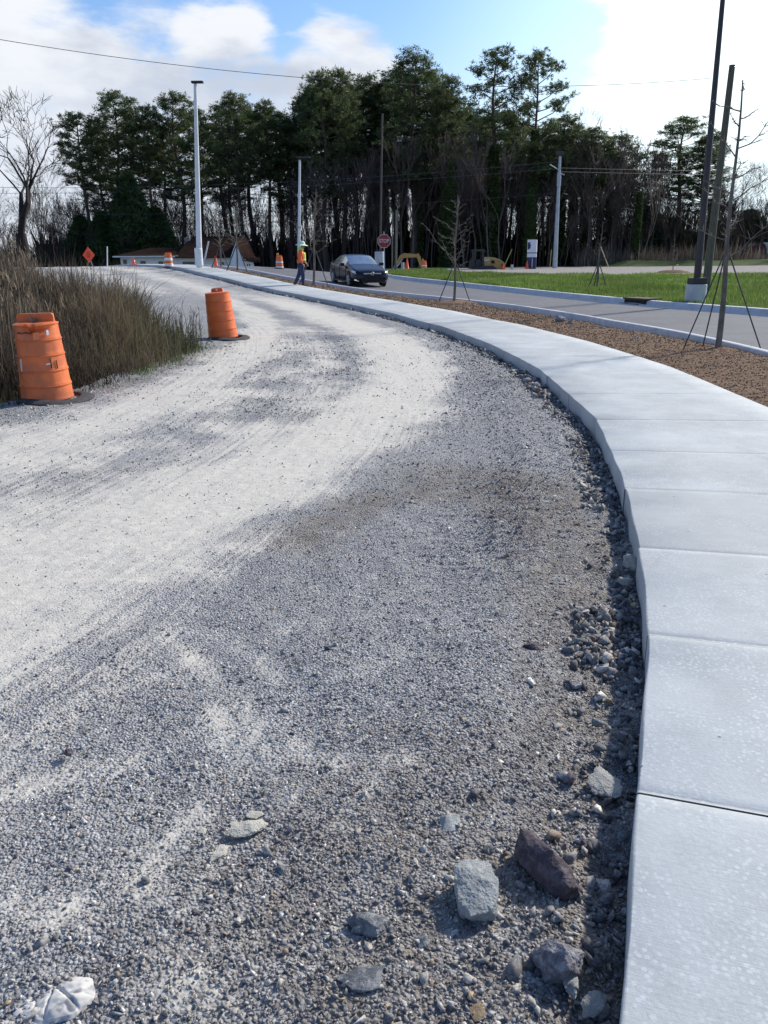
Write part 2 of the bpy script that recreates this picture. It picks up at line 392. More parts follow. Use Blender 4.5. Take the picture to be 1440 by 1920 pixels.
# ------------------------------------------------------------------ plan curves of the place
walk_px = [(1165, 1920), (1190, 1550), (1218, 1192), (1205, 1060), (1170, 900), (1120, 787), (1010, 690), (920, 645), (830, 612), (740, 588), (650, 569), (540, 548), (430, 523), (380, 512), (335, 501)]
W0 = [(-1.2, -4), (-.35, -1.2), (.18, .4)] + [tuple(at(*p, dz=.13)[:2]) for p in walk_px] + [(-15.5, 53), (-21, 58)]
WALK = curve(W0, .1, .5)
WALKS = curve(W0, .1, 2.6)
WALK_L = arclen(WALK); WALK_N = normals(WALKS[:len(WALK)] if len(WALKS) >= len(WALK) else WALK)
if len(WALK_N) < len(WALK): WALK_N = normals(WALK)
WW = 1.87
KERB = curve([(3.6, -4), (4.7, 0), (5.5, 4.5), (6.1, 9), (6.34, 13.35), (6.22, 16.93), (5.38, 21.65), (4.07, 25.9), (1.75, 31.0), (-1.15, 36.0), (-2.97, 39.72), (-4.81, 42.64), (-7.73, 47.31), (-13, 52.5), (-19, 56)], .25, 2.5)
FARK = curve([(14.5, -4), (14.4, 6), (13.4, 15), (10.9, 22.76), (8.6, 26.85), (6.8, 32.04), (3.9, 41.38), (.6, 51.9), (-2.5, 60), (-5, 66)], .25, 3)
EDGE = curve([(-30, 4.5), (-14, 6.2), (-8, 7.3)] + [tuple(at(*p)[:2]) for p in [(0, 764), (100, 752), (165, 738), (245, 707), (330, 678), (392, 652)]] + [(-3.75, 15.3), (-6.2, 19.5), (-10, 27), (-16, 36), (-22, 43), (-34, 50)], .25, .8)

# ------------------------------------------------------------------ terrain sheets
xs = np.unique(np.r_[np.linspace(-70, 70, 91), np.geomspace(70, 2500, 14), -np.geomspace(70, 2500, 14)])
ys = np.unique(np.r_[np.linspace(-12, 120, 89), np.geomspace(120, 3000, 14), -np.geomspace(12, 600, 8)])
X, Y = np.meshgrid(xs, ys); Z = gz(X, np.clip(Y, 0, 390)) - .16 * (1 - ss(86, 93, Y)) + .4 * fbm(X * .02, Y * .02, 3) * ss(100, 200, np.hypot(X, Y))
g_ = np_mesh('ground', np.stack([X, Y, Z], -1).reshape(-1, 3), grid_faces(*X.shape), M_FIELD, smooth=True); tag(g_, 'dry grassy ground under and beyond the site', 'ground', kind='structure')

def poly_mask(P, w, x, y, soft=.5):   # falloff around a polyline in world x,y with half width w (list)
    P = np.array(P); best = np.zeros_like(x)
    w = np.array(w)
    for i in range(len(P) - 1):
        a, b = P[i], P[i + 1]; ab = b - a; t = np.clip(((x - a[0]) * ab[0] + (y - a[1]) * ab[1]) / (ab @ ab), 0, 1)
        d = np.hypot(x - a[0] - t * ab[0], y - a[1] - t * ab[1]); ww = w[i] + (w[i + 1] - w[i]) * t
        best = np.maximum(best, 1 - ss(ww * (1 - soft), ww * (1 + soft), d))
    return best
def PX(L): return [tuple(at(*p)[:2]) for p in L]
lane_a = PX([(-250, 1220), (0, 1070), (250, 985), (450, 905), (600, 835), (700, 775), (770, 715), (765, 665), (690, 620), (590, 585), (500, 556), (430, 537), (370, 520)])
lane_b = PX([(-250, 930), (0, 860), (200, 790), (330, 735), (440, 680), (490, 640), (497, 612), (470, 583), (420, 562), (360, 540)])
lane_c = PX([(-200, 830), (60, 800), (250, 735), (380, 690)])
strip = PX([(120, 905), (280, 850), (420, 790), (520, 730), (560, 670), (545, 615)])
swirls = [(PX([(300, 1185), (350, 1215), (395, 1262), (440, 1300), (470, 1350), (490, 1400), (512, 1430)]), [.05, .06, .05, .045, .04, .035, .03]),
          (PX([(340, 1175), (420, 1195), (490, 1240), (520, 1275)]), [.04, .04, .035, .05]),
          (PX([(620, 1278), (680, 1272), (745, 1238)]), [.05, .045, .05]), (PX([(390, 1290), (420, 1380), (470, 1420)]), [.05, .05, .06]),
          (PX([(520, 1180), (600, 1165), (680, 1170)]), [.04, .05, .03]), (PX([(560, 1400), (640, 1440), (760, 1440)]), [.05, .05, .04]),
          (PX([(540, 1500), (470, 1550), (420, 1590)]), [.05, .06, .045]), (PX([(380, 1520), (300, 1600), (280, 1690)]), [.05, .05, .04]),
          (PX([(430, 1600), (360, 1700), (310, 1760)]), [.02, .012, .01]), (PX([(0, 1700), (120, 1720)]), [.06, .05]), (PX([(330, 1850), (430, 1900)]), [.06, .05]),
          (PX([(60, 1330), (200, 1290), (300, 1260)]), [.05, .05, .03]), (PX([(20, 1480), (180, 1440), (300, 1400)]), [.04, .06, .04]), (PX([(640, 1560), (700, 1500), (700, 1440)]), [.04, .04, .04]),
          (PX([(1060, 1700), (1130, 1640), (1150, 1600)]), [.07, .06, .04]), (PX([(880, 1560), (960, 1540)]), [.05, .04])]
def dust_field(x, y, s, d):
    a = poly_mask(lane_a, [1.05, 1.0, .85, .75, .72, .72, .7, .74, .75, .7, .65, .6, .6], x, y, .8)
    b = poly_mask(lane_b, [.85, .85, .75, .7, .65, .6, .5, .5, .45, .45], x, y, .85)
    c = poly_mask(lane_c, [.3, .35, .3, .25], x, y, .7)
    D = np.maximum(np.maximum(a * .98, b * .86), c * .6)
    # whole compacted lane a little dusty
    L = poly_mask(strip, [1.5, 1.3, 1.15, 1.0, .7, .55], x, y, .6)
    D = np.maximum(D, L * .72 * (1 - .30 * poly_mask(strip, [.3, .35, .4, .4, .35, .3], x, y, .9)))
    for P, w in swirls: D = np.maximum(D, poly_mask(P, np.array(w) * 1.5, x, y, .95) * .50)
    D = D + .42 * np.clip(fbm(x * 1.4, y * 1.4, 4, 5) + .06 * ss(.6, 2, d), -.6, .6) * (D < .7) * ss(0, .8, d)
    far = ss(26, 34, y); D = D * (1 - far) + far * np.clip(.35 + .5 * np.exp(-((d - 2.2) / .7) ** 2) + .4 * np.exp(-((d - 4.4) / .7) ** 2), 0, 1)
    return np.clip(D * ss(.05, .6, d), 0, 1)
def tan_field(x, y, s, d):
    t1 = poly_mask(PX([(1100, 1500), (1080, 1350), (1090, 1250), (1060, 1000), (1000, 930), (860, 900)]), [.3, .25, .25, .4, .5, .5], x, y, .8)
    t2 = poly_mask(PX([(1150, 1850), (1150, 1600)]), [.2, .2], x, y, .8) ; t3 = poly_mask(PX([(560, 1010), (700, 935), (830, 925)]), [.2, .2, .2], x, y, .9)
    t4 = poly_mask(PX([(1000, 1900), (700, 1800), (900, 1550)]), [.7, .6, .5], x, y, .9); t5 = poly_mask(PX([(400, 655), (330, 680), (200, 730)]), [.3, .3, .3], x, y, .9)
    return np.clip(.85 * np.maximum.reduce([t1 * .8, t2, t3 * .8, t4 * .8, t5 * .6]) + .25 * np.clip(fbm(x * .8, y * .8, 3, 9), 0, 1), 0, 1)
def gravel_z(x, y, s, d):
    z = gz(x, y)
    rough = .25 + .75 * (1 - np.clip(poly_mask(lane_a, [1.0] * 13, x, y, .4) + poly_mask(lane_b, [.7] * 10, x, y, .4), 0, 1))
    z = z + rough * (.035 * fbm(x * 1.3, y * 1.3, 3, 1) + .016 * fbm(x * 7, y * 7, 3, 2)) + .006 * fbm(s * .8, d * 9, 3, 4)
    e = np.exp(-(np.clip(d, 0, 9) / .22) ** 2)
    z = z - .035 * e + .05 * np.exp(-((d - .62) / .3) ** 2) * (.6 + fbm(s * .9, d * 2, 3, 3)) + e * .06 * fbm(x * 5, y * 5, 3, 8)
    # tracked machine imprint near the walk
    q = np.exp(-((d - .75) / .3) ** 2) * ss(3.5, 4.6, y) * (1 - ss(6.2, 7.5, y)); z = z + q * .014 * np.sin(s * 2 * math.pi / .11)
    return z
yr = np.geomspace(1.6, 64.6, 760) - 2.4
tr = np.linspace(-1.15, .95, 620)
Yg, Tg = np.meshgrid(yr, tr, indexing='ij'); Xg = Tg * (Yg * .85 + 2.6) + .2
sg, dg_ = sd_curve(WALKS, Xg, Yg); _, eg = sd_curve(EDGE, Xg, Yg)
Zg = gravel_z(Xg, Yg, sg, dg_)
inside = (dg_ > -.35) & (eg < .35) & (Yg < 57)
fc = grid_faces(*Xg.shape); keep = inside.ravel()[fc].all(1)
coarse = np.clip(.25 + .9 * np.exp(-(dg_ / .8) ** 2) + fbm(Xg * .9, Yg * .9, 3, 12) * .8 + .5 * ss(3.2, 2.0, Yg), 0, 1)
go = np_mesh('gravel_road', np.stack([Xg, Yg, Zg], -1).reshape(-1, 3), fc[keep], M_GRAVEL, smooth=True, uv=np.stack([sg.ravel(), dg_.ravel()], -1),
             attr=dict(dust=dust_field(Xg, Yg, sg, dg_).ravel(), tan=tan_field(Xg, Yg, sg, dg_).ravel(), coarse=coarse.ravel()))
tag(go, 'grey gravel haul road with pale dusty wheel tracks', 'road', kind='structure')
bm = bmesh.new(); bm.from_mesh(go.data); bmesh.ops.delete(bm, geom=[v for v in bm.verts if not v.link_faces], context='VERTS'); bm.to_mesh(go.data); bm.free()

# bank of weeds on the left
def bank_z(x, y, e):
    h = 1.0 * ss(.5, 4.2, e) * (1 - .62 * ss(14.5, 21, y) - .3 * ss(22, 30, y)) - .10 * np.exp(-((e - .5) / .35) ** 2)
    h = h + .42 * np.exp(-((x + 4.2) ** 2 / 1.3 + (y - 14.6) ** 2 / 3.5)) * ss(.1, 1.2, e)
    return gz(x, y) + h * (1 + .25 * fbm(x * .5, y * .5, 2, 31)) + .09 * fbm(x * 1.2, y * 1.2, 3, 30) * ss(0, .6, e) - .02
Xb, Yb = np.meshgrid(np.arange(-45, -1.6, .25), np.arange(5, 52, .25)); _, eb = sd_curve(EDGE, Xb, Yb)
fc = grid_faces(*Xb.shape); keep = (eb > -.3).ravel()[fc].all(1)
bo = np_mesh('weed_bank', np.stack([Xb, Yb, bank_z(Xb, Yb, eb) - .04 * (eb < .1)], -1).reshape(-1, 3), fc[keep], M_BANK, smooth=True)
tag(bo, 'dark earth bank under the dry weeds left of the gravel', 'bank', kind='structure')

def resamp(C, n):
    s = arclen(C); t = np.linspace(0, s[-1], n); return np.stack([np.interp(t, s, C[:, 0]), np.interp(t, s, C[:, 1])], 1)
def ribbon(name, A, B, n, m, zf, mat, label, cat, smooth=True):
    A = resamp(A, n); B = resamp(B, n); t = np.linspace(0, 1, m)[None, :, None]
    P = A[:, None] * (1 - t) + B[:, None] * t; x, y = P[..., 0], P[..., 1]
    o = np_mesh(name, np.stack([x, y, zf(x, y)], -1).reshape(-1, 3), grid_faces(n, m), mat, smooth=smooth)
    return tag(o, label, cat, kind='structure')
# road, kerbs
def off(C, d): return C - normals(C) * d      # d to the right of travel
ribbon('asphalt_road', off(KERB, -.02), off(FARK, -.02), 220, 14, lambda x, y: gz(x, y) - .01, M_ASPH, 'grey asphalt road curving between two concrete kerbs', 'road')
def sweep(name, C, prof, mat, label, cat, zoff=0, smooth=False, rng=None):
    L = arclen(C); C2 = C; Nn = normals(C)
    V = []
    for d, z in prof:
        p = C2 - Nn * d; V.append(np.stack([p[:, 0], p[:, 1], gz(C2[:, 0], C2[:, 1]) + z], -1))
    V = np.stack(V, 1); n, m = V.shape[:2]
    o = np_mesh(name, V.reshape(-1, 3), grid_faces(n, m), mat)
    return tag(o, label, cat, kind='structure')
sweep('near_kerb', KERB, [(-.16, -.25), (-.155, .10), (-.14, .125), (-.02, .13), (.0, .115), (.03, -.06)], M_WCONC, 'low concrete kerb between mulch bed and asphalt road', 'kerb')
sweep('far_kerb', FARK, [(-.62, -.04), (-.615, .006), (-.06, -.004), (-.02, .12), (.0, .135), (.14, .145), (.16, .1), (.165, -.2)], M_WCONC, 'concrete kerb and gutter along the lawn', 'kerb')
# planting strip
def bed_z(x, y):
    s, d = sd_curve(KERB, x, y)      # d>0 on the walk side
    near = 1 - ss(13, 19, y)
    return gz(x, y) + .03 + .05 * fbm(x * 1.7, y * 1.7, 4, 40) + .025 * fbm(x * 9, y * 9, 3, 41) + near * .05 - .09 * np.exp(-(d / .35) ** 2) * (1 - near) - .03 * np.exp(-(d / .2) ** 2) + .09 * np.exp(-((x - 2.55) ** 2 + (y - 27.3) ** 2) / .8)
ribbon('planting_bed', WALK - WALK_N * (WW - .1), off(KERB, -.12), 500, 40, bed_z, M_BED, 'brown mulch and soil strip between pavement and road', 'soil')
# lawn and lot
LAWN_FAR = curve([(40, -4), (38, 20), (34, 45)] + PX([(1440, 516), (1290, 519), (1060, 519), (880, 515), (800, 508)]) + [(1.0, 68), (-3, 70)], .5, 2)
ribbon('lawn', off(FARK, .12), LAWN_FAR, 160, 60, lambda x, y: gz(x, y) + .08 + .05 * fbm(x * .7, y * .7, 3, 50), M_LAWN, 'green grass verge between the kerb and the gravel lot', 'lawn')
LOT_FAR = curve([(75, -4), (74, 40), (62, 86), (40, 90), (20, 90), (5, 90), (-5, 90)], .5, 4)
ribbon('gravel_lot', LAWN_FAR, LOT_FAR, 140, 30, lambda x, y: gz(x, y) + .03 + .05 * fbm(x * .4, y * .4, 3, 51) * ss(0, 4, np.hypot(x - 40, y)), M_LOT, 'pale gravel lot in front of the wood', 'lot')
Xr, Yr = np.meshgrid(np.linspace(20, 75, 60), np.linspace(84, 104, 30))
ro = np_mesh('grass_berm', np.stack([Xr, Yr, .45 + .75 * ss(84, 91, Yr) * ss(20, 27, Xr) + .15 * fbm(Xr * .3, Yr * .3, 3)], -1).reshape(-1, 3), grid_faces(*Xr.shape), soil_material('berm_grass', (.05, .085, .025), (.07, .10, .035), (.10, .10, .05), 1), smooth=True)
tag(ro, 'dull green grass rise behind the gravel lot', 'ground', kind='structure')

# ------------------------------------------------------------------ sidewalk panels
joint_px = [(1205, 1487), (1218, 1190), (1207, 1028), (1180, 917), (1145, 845), (1120, 787)]
js = [float(sd_curve(WALK, *at(*p, dz=.13)[:2][:, None])[0][0]) for p in joint_px]
step = 1.5
k = js[0]; pre = []
while k > .5: k -= 1.35; pre.append(k)
k = js[-1]; post = []
while k < WALK_L[-1] - 2: k += step; post.append(k)
JS = [j for j in sorted(pre + js + post) if j > .1]
KINK = {1: .012, }
Vs, Fs, UVs, PI = [], [], [], []
base = 0
prof = [(.0, -.16), (.0, -.008), (.003, -.002), (.009, 0), (.5, .004), (1.0, .006), (1.5, .006), (WW - .02, .003), (WW - .004, -.008), (WW, -.03), (WW, -.16)]
def walk_pt(s, d):
    x = np.interp(s, WALK_L, WALK[:, 0]); y = np.interp(s, WALK_L, WALK[:, 1]); nx = np.interp(s, WALK_L, WALK_N[:, 0]); ny = np.interp(s, WALK_L, WALK_N[:, 1])
    return x - nx * d, y - ny * d
def jz(s):
    x, y = walk_pt(s, 0); return gz(x, y) + .13
for i in range(len(JS) - 1):
    g0 = .0025 if abs(JS[i] - js[0]) < .01 or abs(JS[i] - js[-1]) < .01 else .002; g1 = .0025 if abs(JS[i + 1] - js[0]) < .01 or abs(JS[i + 1] - js[-1]) < .01 else .002
    a, b = JS[i] + g0, JS[i + 1] - g1
    ss_ = np.r_[a, a + .008, np.linspace(a + .05, b - .05, 9), b - .008, b]
    dip = np.r_[-.005, -.0006, np.zeros(9), -.0006, -.005]
    jog = random.uniform(-.006, .006); zj = random.uniform(-.002, .002); w_ = len(prof)
    tone = random.random() ** 1.6 if i > 5 else random.random() * .35
    V = []
    for s_, dz in zip(ss_, dip):
        for j, (d, z) in enumerate(prof):
            wob = .004 * math.sin(s_ * 9) if j < 3 else 0
            x, y = walk_pt(s_, d + jog + wob); V.append((x, y, jz(s_) + z + zj + (dz if 0 < j < w_ - 1 else 0))); UVs.append((s_, d)); PI.append(tone)
    n = len(ss_); f = grid_faces(n, w_) + base; Fs.append(f)
    Vs += V
    base += len(V)
    # end caps
    e0 = [base - n * w_ + j for j in range(w_)]; e1 = [base - w_ + j for j in range(w_)]
    Fs.append(np.array([[e0[j], e0[j + 1], e0[w_ - 2 - j], e0[w_ - 1 - j]] for j in range(w_ // 2 - 0) if j + 1 < w_ - 2 - j]))
wo_ = np_mesh('sidewalk', np.array(Vs), np.concatenate(Fs), M_WALK, uv=UVs, attr=dict(panel=PI))
tag(wo_, 'new pale concrete sidewalk in jointed panels curving away', 'sidewalk', kind='structure')
wb_s = np.arange(.2, WALK_L[-1] - .5, .2); wbV = []
for s_ in wb_s:
    for d, z in [(.012, -.2), (.012, -.009), (WW - .012, -.009), (WW - .012, -.2)]:
        x, y = walk_pt(s_, d); wbV.append((x, y, jz(s_) + z))
wb = np_mesh('sidewalk_base', np.array(wbV), grid_faces(len(wb_s), 4), M_KERB); tag(wb, 'concrete seen in the joints of the sidewalk', 'sidewalk', kind='structure')
# ------------------------------------------------------------------ loose stones
def hull(seed, n=12, flat=.7, elong=1.0):
    rr = np.random.default_rng(seed); p = rr.normal(size=(n, 3)); p /= np.linalg.norm(p, axis=1)[:, None]; p *= rr.uniform(.75, 1.05, (n, 1))
    p[:, 0] *= elong; p[:, 2] *= flat
    bm = bmesh.new(); [bm.verts.new(q) for q in p]; r = bmesh.ops.convex_hull(bm, input=bm.verts)
    bmesh.ops.delete(bm, geom=[e for e in bm.verts if not e.link_faces], context='VERTS'); bmesh.ops.triangulate(bm, faces=bm.faces); bm.verts.index_update()
    V = np.array([v.co for v in bm.verts]); Fc = np.array([[v.index for v in f.verts] for f in bm.faces]); bm.free(); return V, Fc
HULLS = [hull(i, random.choice([8, 9, 10, 12]), random.uniform(.5, .85), random.uniform(1, 1.5)) for i in range(14)]
def rot_mats(n, rng, full=True):
    q = rng.normal(size=(n, 4)); q /= np.linalg.norm(q, axis=1)[:, None]
    if not full: q[:, 1:3] *= .22; q /= np.linalg.norm(q, axis=1)[:, None]
    w, x, y, z = q.T
    return np.stack([1 - 2 * (y * y + z * z), 2 * (x * y - z * w), 2 * (x * z + y * w), 2 * (x * y + z * w), 1 - 2 * (x * x + z * z), 2 * (y * z - x * w), 2 * (x * z - y * w), 2 * (y * z + x * w), 1 - 2 * (x * x + y * y)], 1).reshape(-1, 3, 3)
def scatter(name, P, size, colr, mat, label, cat, rng, full=True):
    Vs, Fs, Cs = [], [], []; b = 0; pick = rng.integers(0, len(HULLS), len(P))
    for h, (hv, hf) in enumerate(HULLS):
        k = np.where(pick == h)[0]
        if not len(k): continue
        M = rot_mats(len(k), rng, full); v = np.einsum('nij,vj->nvi', M, hv) * size[k][:, None, None] + P[k][:, None, :]
        Vs.append(v.reshape(-1, 3)); Fs.append((hf[None] + (np.arange(len(k)) * len(hv))[:, None, None]).reshape(-1, 3) + b); Cs.append(np.repeat(colr[k], len(hv), 0)); b += len(k) * len(hv)
    o = np_mesh(name, np.concatenate(Vs), np.concatenate(Fs), mat, col=np.concatenate(Cs)); return tag(o, label, cat, kind='stuff')
def stone_cols(n, rng, dark=0.0):
    base = 1.12 * np.array([(.10, .102, .115), (.19, .194, .208), (.29, .292, .302), (.38, .378, .38), (.50, .49, .48), (.62, .60, .58), (.24, .195, .16), (.37, .29, .20), (.17, .15, .18), (.22, .26, .28)])
    p = np.array([.15 + dark, .24, .22, .14, .08 * (1 - dark), .04 * (1 - dark), .04, .02, .04, .03]); p /= p.sum()
    return base[rng.choice(len(base), n, p=p)] * rng.uniform(.8, 1.2, (n, 1)) * [1.05, 1.0, .93]
def ground_scatter(n, y0, y1, t0, t1, dens, smin, smax, pw, name, label, dark=0, seed=1, sink=.25, dustmix=.75):
    rng = np.random.default_rng(seed); y = np.exp(rng.uniform(math.log(y0 + 2.4), math.log(y1 + 2.4), n)) - 2.4; t = rng.uniform(t0, t1, n); x = t * (y * .8 + 1.2)
    s, d = sd_curve(WALKS, x, y); _, dt = sd_curve(WALK, x, y); _, e = sd_curve(EDGE, x, y)
    df = dust_field(x, y, s, d); pr = dens(x, y, s, d, df)
    ok = (dt > .012) & (e < .15) & (rng.random(n) < pr); x, y, s, d, df, dt = [q[ok] for q in (x, y, s, d, df, dt)]; m = len(x)
    dist = np.sqrt(x * x + y * y + 2.56)
    size = np.maximum(smin, .0006 * dist) * (1 - rng.random(m) * (1 - (smin / smax) ** pw)) ** (-1 / pw); size = np.minimum(size, np.maximum(smax, .002 * dist))
    size = np.minimum(size, np.maximum(dt * .8, .006))
    z = gravel_z(x, y, s, d) + size * rng.uniform(-sink, .35, m)
    c = stone_cols(m, rng, dark); k = (df * dustmix * rng.uniform(.3, 1, m))[:, None]; c = c * (1 - k) + np.array([.60, .565, .50]) * k
    tn = (tan_field(x, y, s, d) * rng.uniform(0, .7, m))[:, None]; c = c * (1 - tn) + np.array([.15, .125, .105]) * tn
    return scatter(name, np.stack([x, y, z], 1), size, c, M_STONE, label, 'gravel', rng)
fine_d = lambda x, y, s, d, df: ss(20, 11, y) * (1 - .90 * ss(.25, .85, df)) * (.55 + .45 * ss(2.0, .3, d) + .3 * (fbm(x * 1.2, y * 1.2, 3, 60) > 0))
ground_scatter(400000, -.3, 20, -.95, .8, fine_d, .0030, .0105, 2.0, 'loose_gravel', 'fine crushed grey stone lying loose on the haul road', seed=3)
mid_d = lambda x, y, s, d, df: np.clip((1 - .9 * ss(.2, .6, df)) * (.04 + .42 * ss(.8, .1, d) * ss(12, 3, y) * (.25 + 1.5 * np.clip(fbm(s * 1.4, d * 2.2, 3, 70) + .1, 0, 1)) + .28 * ss(2.9, 1.2, y)), 0, 1)
ground_scatter(38000, -.3, 24, -.95, .8, mid_d, .009, .022, 1.9, 'coarse_gravel', 'coarser angular crushed stone scattered over the haul road', seed=4, sink=.4, dustmix=.5)
edge_d = lambda x, y, s, d, df: np.clip(ss(.34, .04, d) * (.10 + 1.2 * np.clip(fbm(s * 1.1, d * 1.5, 3, 71) + .12, 0, 1)) + .6 * ss(.42, .1, d) * ((np.abs(y - 3.25) < .3)), 0, 1)
def edge_scatter(n, s0, s1, seed, smin, smax, name, label, dmax=.5):
    rng = np.random.default_rng(seed); s = s0 + (s1 - s0) * rng.random(n) ** 1.5; d = rng.random(n) ** 1.3 * dmax + .015
    nx = np.interp(s, WALK_L, WALK_N[:, 0]); ny = np.interp(s, WALK_L, WALK_N[:, 1]); x = np.interp(s, WALK_L, WALK[:, 0]) + nx * d; y = np.interp(s, WALK_L, WALK[:, 1]) + ny * d
    s2, d2 = sd_curve(WALKS, x, y); ok = rng.random(n) < edge_d(x, y, s2, d, 0); x, y, s2, d2, d = [q[ok] for q in (x, y, s2, d2, d)]; m = len(x)
    size = smin * (1 - rng.random(m) * .93) ** (-1 / 1.9); size = np.minimum(np.minimum(size, smax), d * .75 + .003); z = gravel_z(x, y, s2, d2) + size * rng.uniform(0, .6, m)
    return scatter(name, np.stack([x, y, z], 1), size, stone_cols(m, rng, .25) * .85, M_STONE, label, 'gravel', rng)
edge_scatter(26000, 4.5, 16, 5, .010, .032, 'edge_stones', 'dark broken stones heaped along the sidewalk edge')
edge_scatter(16000, 14, 48, 6, .02, .06, 'edge_stones', 'dark broken stones along the far sidewalk edge')

# individual rocks -------------------------------------------------
def rock_mat(name, c1, c2, c3, s=14):
    m, t, b = newmat(name); tc = N(t, 'ShaderNodeTexCoord').outputs['Object']
    c = MIX(t, RANGE(t, noise_tex(t, tc, s, 7, .65), .35, .65), c1, c2); c = MIX(t, RANGE(t, noise_tex(t, tc, s * 2.2, 6, .7, .8), .55, .68), c, c3)
    t.links.new(c, b.inputs['Base Color']); b.inputs['Roughness'].default_value = .82; gn = N(t, 'ShaderNodeNewGeometry'); sx_ = N(t, 'ShaderNodeSeparateXYZ'); t.links.new(gn.outputs['Normal'], sx_.inputs[0])
    du = MATH(t, 'MULTIPLY', RANGE(t, noise_tex(t, tc, s * 3, 7, .75), .45, .62), .5)
    c = MIX(t, du, c, tuple(min(.62, x * 1.25 + .06) for x in c3)); t.links.new(c, b.inputs['Base Color'])
    bump(t, b, noise_tex(t, tc, s * 4, 9, .8), 1.0, .014); return m
R_PALE = rock_mat('pale_limestone', (.36, .375, .36), (.48, .485, .46), (.64, .63, .60)); R_PURP = rock_mat('purple_shale', (.07, .052, .065), (.105, .08, .092), (.17, .135, .145))
R_GREY = rock_mat('blue_grey_stone', (.13, .14, .155), (.20, .21, .225), (.40, .40, .39)); R_CONC = rock_mat('crumbled_mortar', (.42, .42, .40), (.54, .53, .50), (.30, .29, .27), 30)
R_MIX = rock_mat('dusty_purple_rock', (.17, .15, .18), (.28, .27, .29), (.52, .52, .52)); R_CRUST = rock_mat('pale_dried_clay', (.66, .61, .50), (.72, .68, .58), (.52, .48, .39), 20)
def rock(px, py, wpx, dims, mat, label, cat='rock', seed=0, rz=0, sink=.3, tilt=(0, 0), rough=.10, name='rock', n=20, group=None, pts=None):
    p = at(px, py); dist = math.dist(p, (0, 0, EYE)); w = wpx / F * dist / 2 * 1.05
    if pts is None:
        V, Fc = hull(1000 + seed, n, 1, 1)
    else:
        bm = bmesh.new(); [bm.verts.new(q) for q in pts]; bmesh.ops.convex_hull(bm, input=bm.verts); bmesh.ops.triangulate(bm, faces=bm.faces)
        bmesh.ops.delete(bm, geom=[e for e in bm.verts if not e.link_faces], context='VERTS'); bm.verts.index_update()
        V = np.array([v.co for v in bm.verts]); Fc = np.array([[v.index for v in f.verts] for f in bm.faces]); bm.free()
    V = V * np.array(dims) * w; V = V - (V.max(0) + V.min(0)) / 2
    e1 = V[Fc[:, 1]] - V[Fc[:, 0]]; e2 = V[Fc[:, 2]] - V[Fc[:, 0]]; nn_ = np.cross(e1, e2); L_ = np.linalg.norm(nn_, axis=1); g_k = L_ > 1e-12; nn_ = nn_[g_k] / L_[g_k][:, None]
    cc_ = np.einsum('ij,ij->i', nn_, V[Fc[g_k][:, 0]]); sg_n = np.sign(cc_); nn_ *= sg_n[:, None]; cc_ *= sg_n
    bm = bmesh.new(); bmesh.ops.create_icosphere(bm, subdivisions=6 if wpx > 70 else (5 if wpx > 25 else 4), radius=1)
    U = np.array([v.co for v in bm.verts]); U = U * np.array(dims); U /= np.linalg.norm(U, axis=1)[:, None]
    dt_ = U @ nn_.T; rr3 = np.where(dt_ > .02, cc_[None] / np.maximum(dt_, .02), 1e9); rs = np.sort(rr3, 1)[:, :2]
    r_ = rs[:, 0] - .02 * w * np.exp(-(rs[:, 1] - rs[:, 0]) / (.05 * w)); Pn = U * r_[:, None]
    for v, q0 in zip(bm.verts, Pn):
        q = Vector(q0) / w * 1.8 + Vector((seed * 3.1, 0, 0)); a_ = mnoise.noise(q * 1.3) + .6 * mnoise.noise(q * 2.9) + .35 * mnoise.noise(q * 7) + .22 * mnoise.noise(q * 15)
        st_ = mnoise.cell(q * 2.3 + Vector((a_ * .4, a_ * .3, 0))) - .5
        v.co = Vector(q0) * (1 + rough * (.75 * a_ + .16 * st_))
    me = bpy.data.meshes.new(name); bm.to_mesh(me); bm.free(); me.materials.append(mat)
    o = bpy.data.objects.new(name, me); COL.objects.link(o); o.location = (p[0], p[1], p[2] + dims[2] * w * (1 - sink) - .0); o.rotation_euler = (tilt[0], tilt[1], rz)
    return tag(o, label, cat, group)
rock(1020, 1650, 122, (1.05, .62, .75), R_PURP, pts=[(-1,.3,-.4),(-.9,-.5,-.4),(.8,-.6,-.5),(1,.3,-.5),(-1,.1,.55),(-.85,.45,.35),(-.5,-.35,.6),(.1,.2,.75),(.5,-.5,.35),(.9,-.25,.25),(1.02,.15,.05),(.5,.55,.2),(-.2,.65,.1),(-.6,-.75,.0),(.2,-.85,-.1)], label='large dark purple rock, biggest of the loose rocks by the sidewalk', seed=21, rz=-.95, sink=.30, tilt=(.15, .1), n=13)
rock(893, 1700, 84, (.95, 1.15, 1.0), R_PALE, pts=[(-.85,-.55,-.5),(.55,-.8,-.5),(.8,.5,-.5),(-.7,.8,-.5),(-.9,-.5,.35),(-.75,.75,.75),(.75,.7,.8),(.9,-.2,.62),(.25,-.95,.12),(-.5,-1.0,.05),(.6,-.75,.25),(-.2,.9,.85),(.1,-.1,.8)], label='pale blocky limestone rock left of the big purple rock', seed=36, rz=.15, sink=.30, tilt=(-.1, 0), n=14)
rock(840, 1555, 74, (1.1, .6, .42), R_PALE, 'flat pale grey rock lying above the two big rocks', seed=5, rz=.15, sink=.35)
rock(1042, 1815, 98, (1.05, .95, .7), R_MIX, 'dusty purple and white rock near the bottom of the sidewalk edge', seed=8, rz=.7, sink=.35)
rock(1068, 1830, 60, (.45, 1.9, .5), R_CONC, 'long crumbling mortar lump beside the sidewalk edge', 'concrete lump', seed=44, rz=-.12, sink=.45, rough=.16, name='concrete_lump')
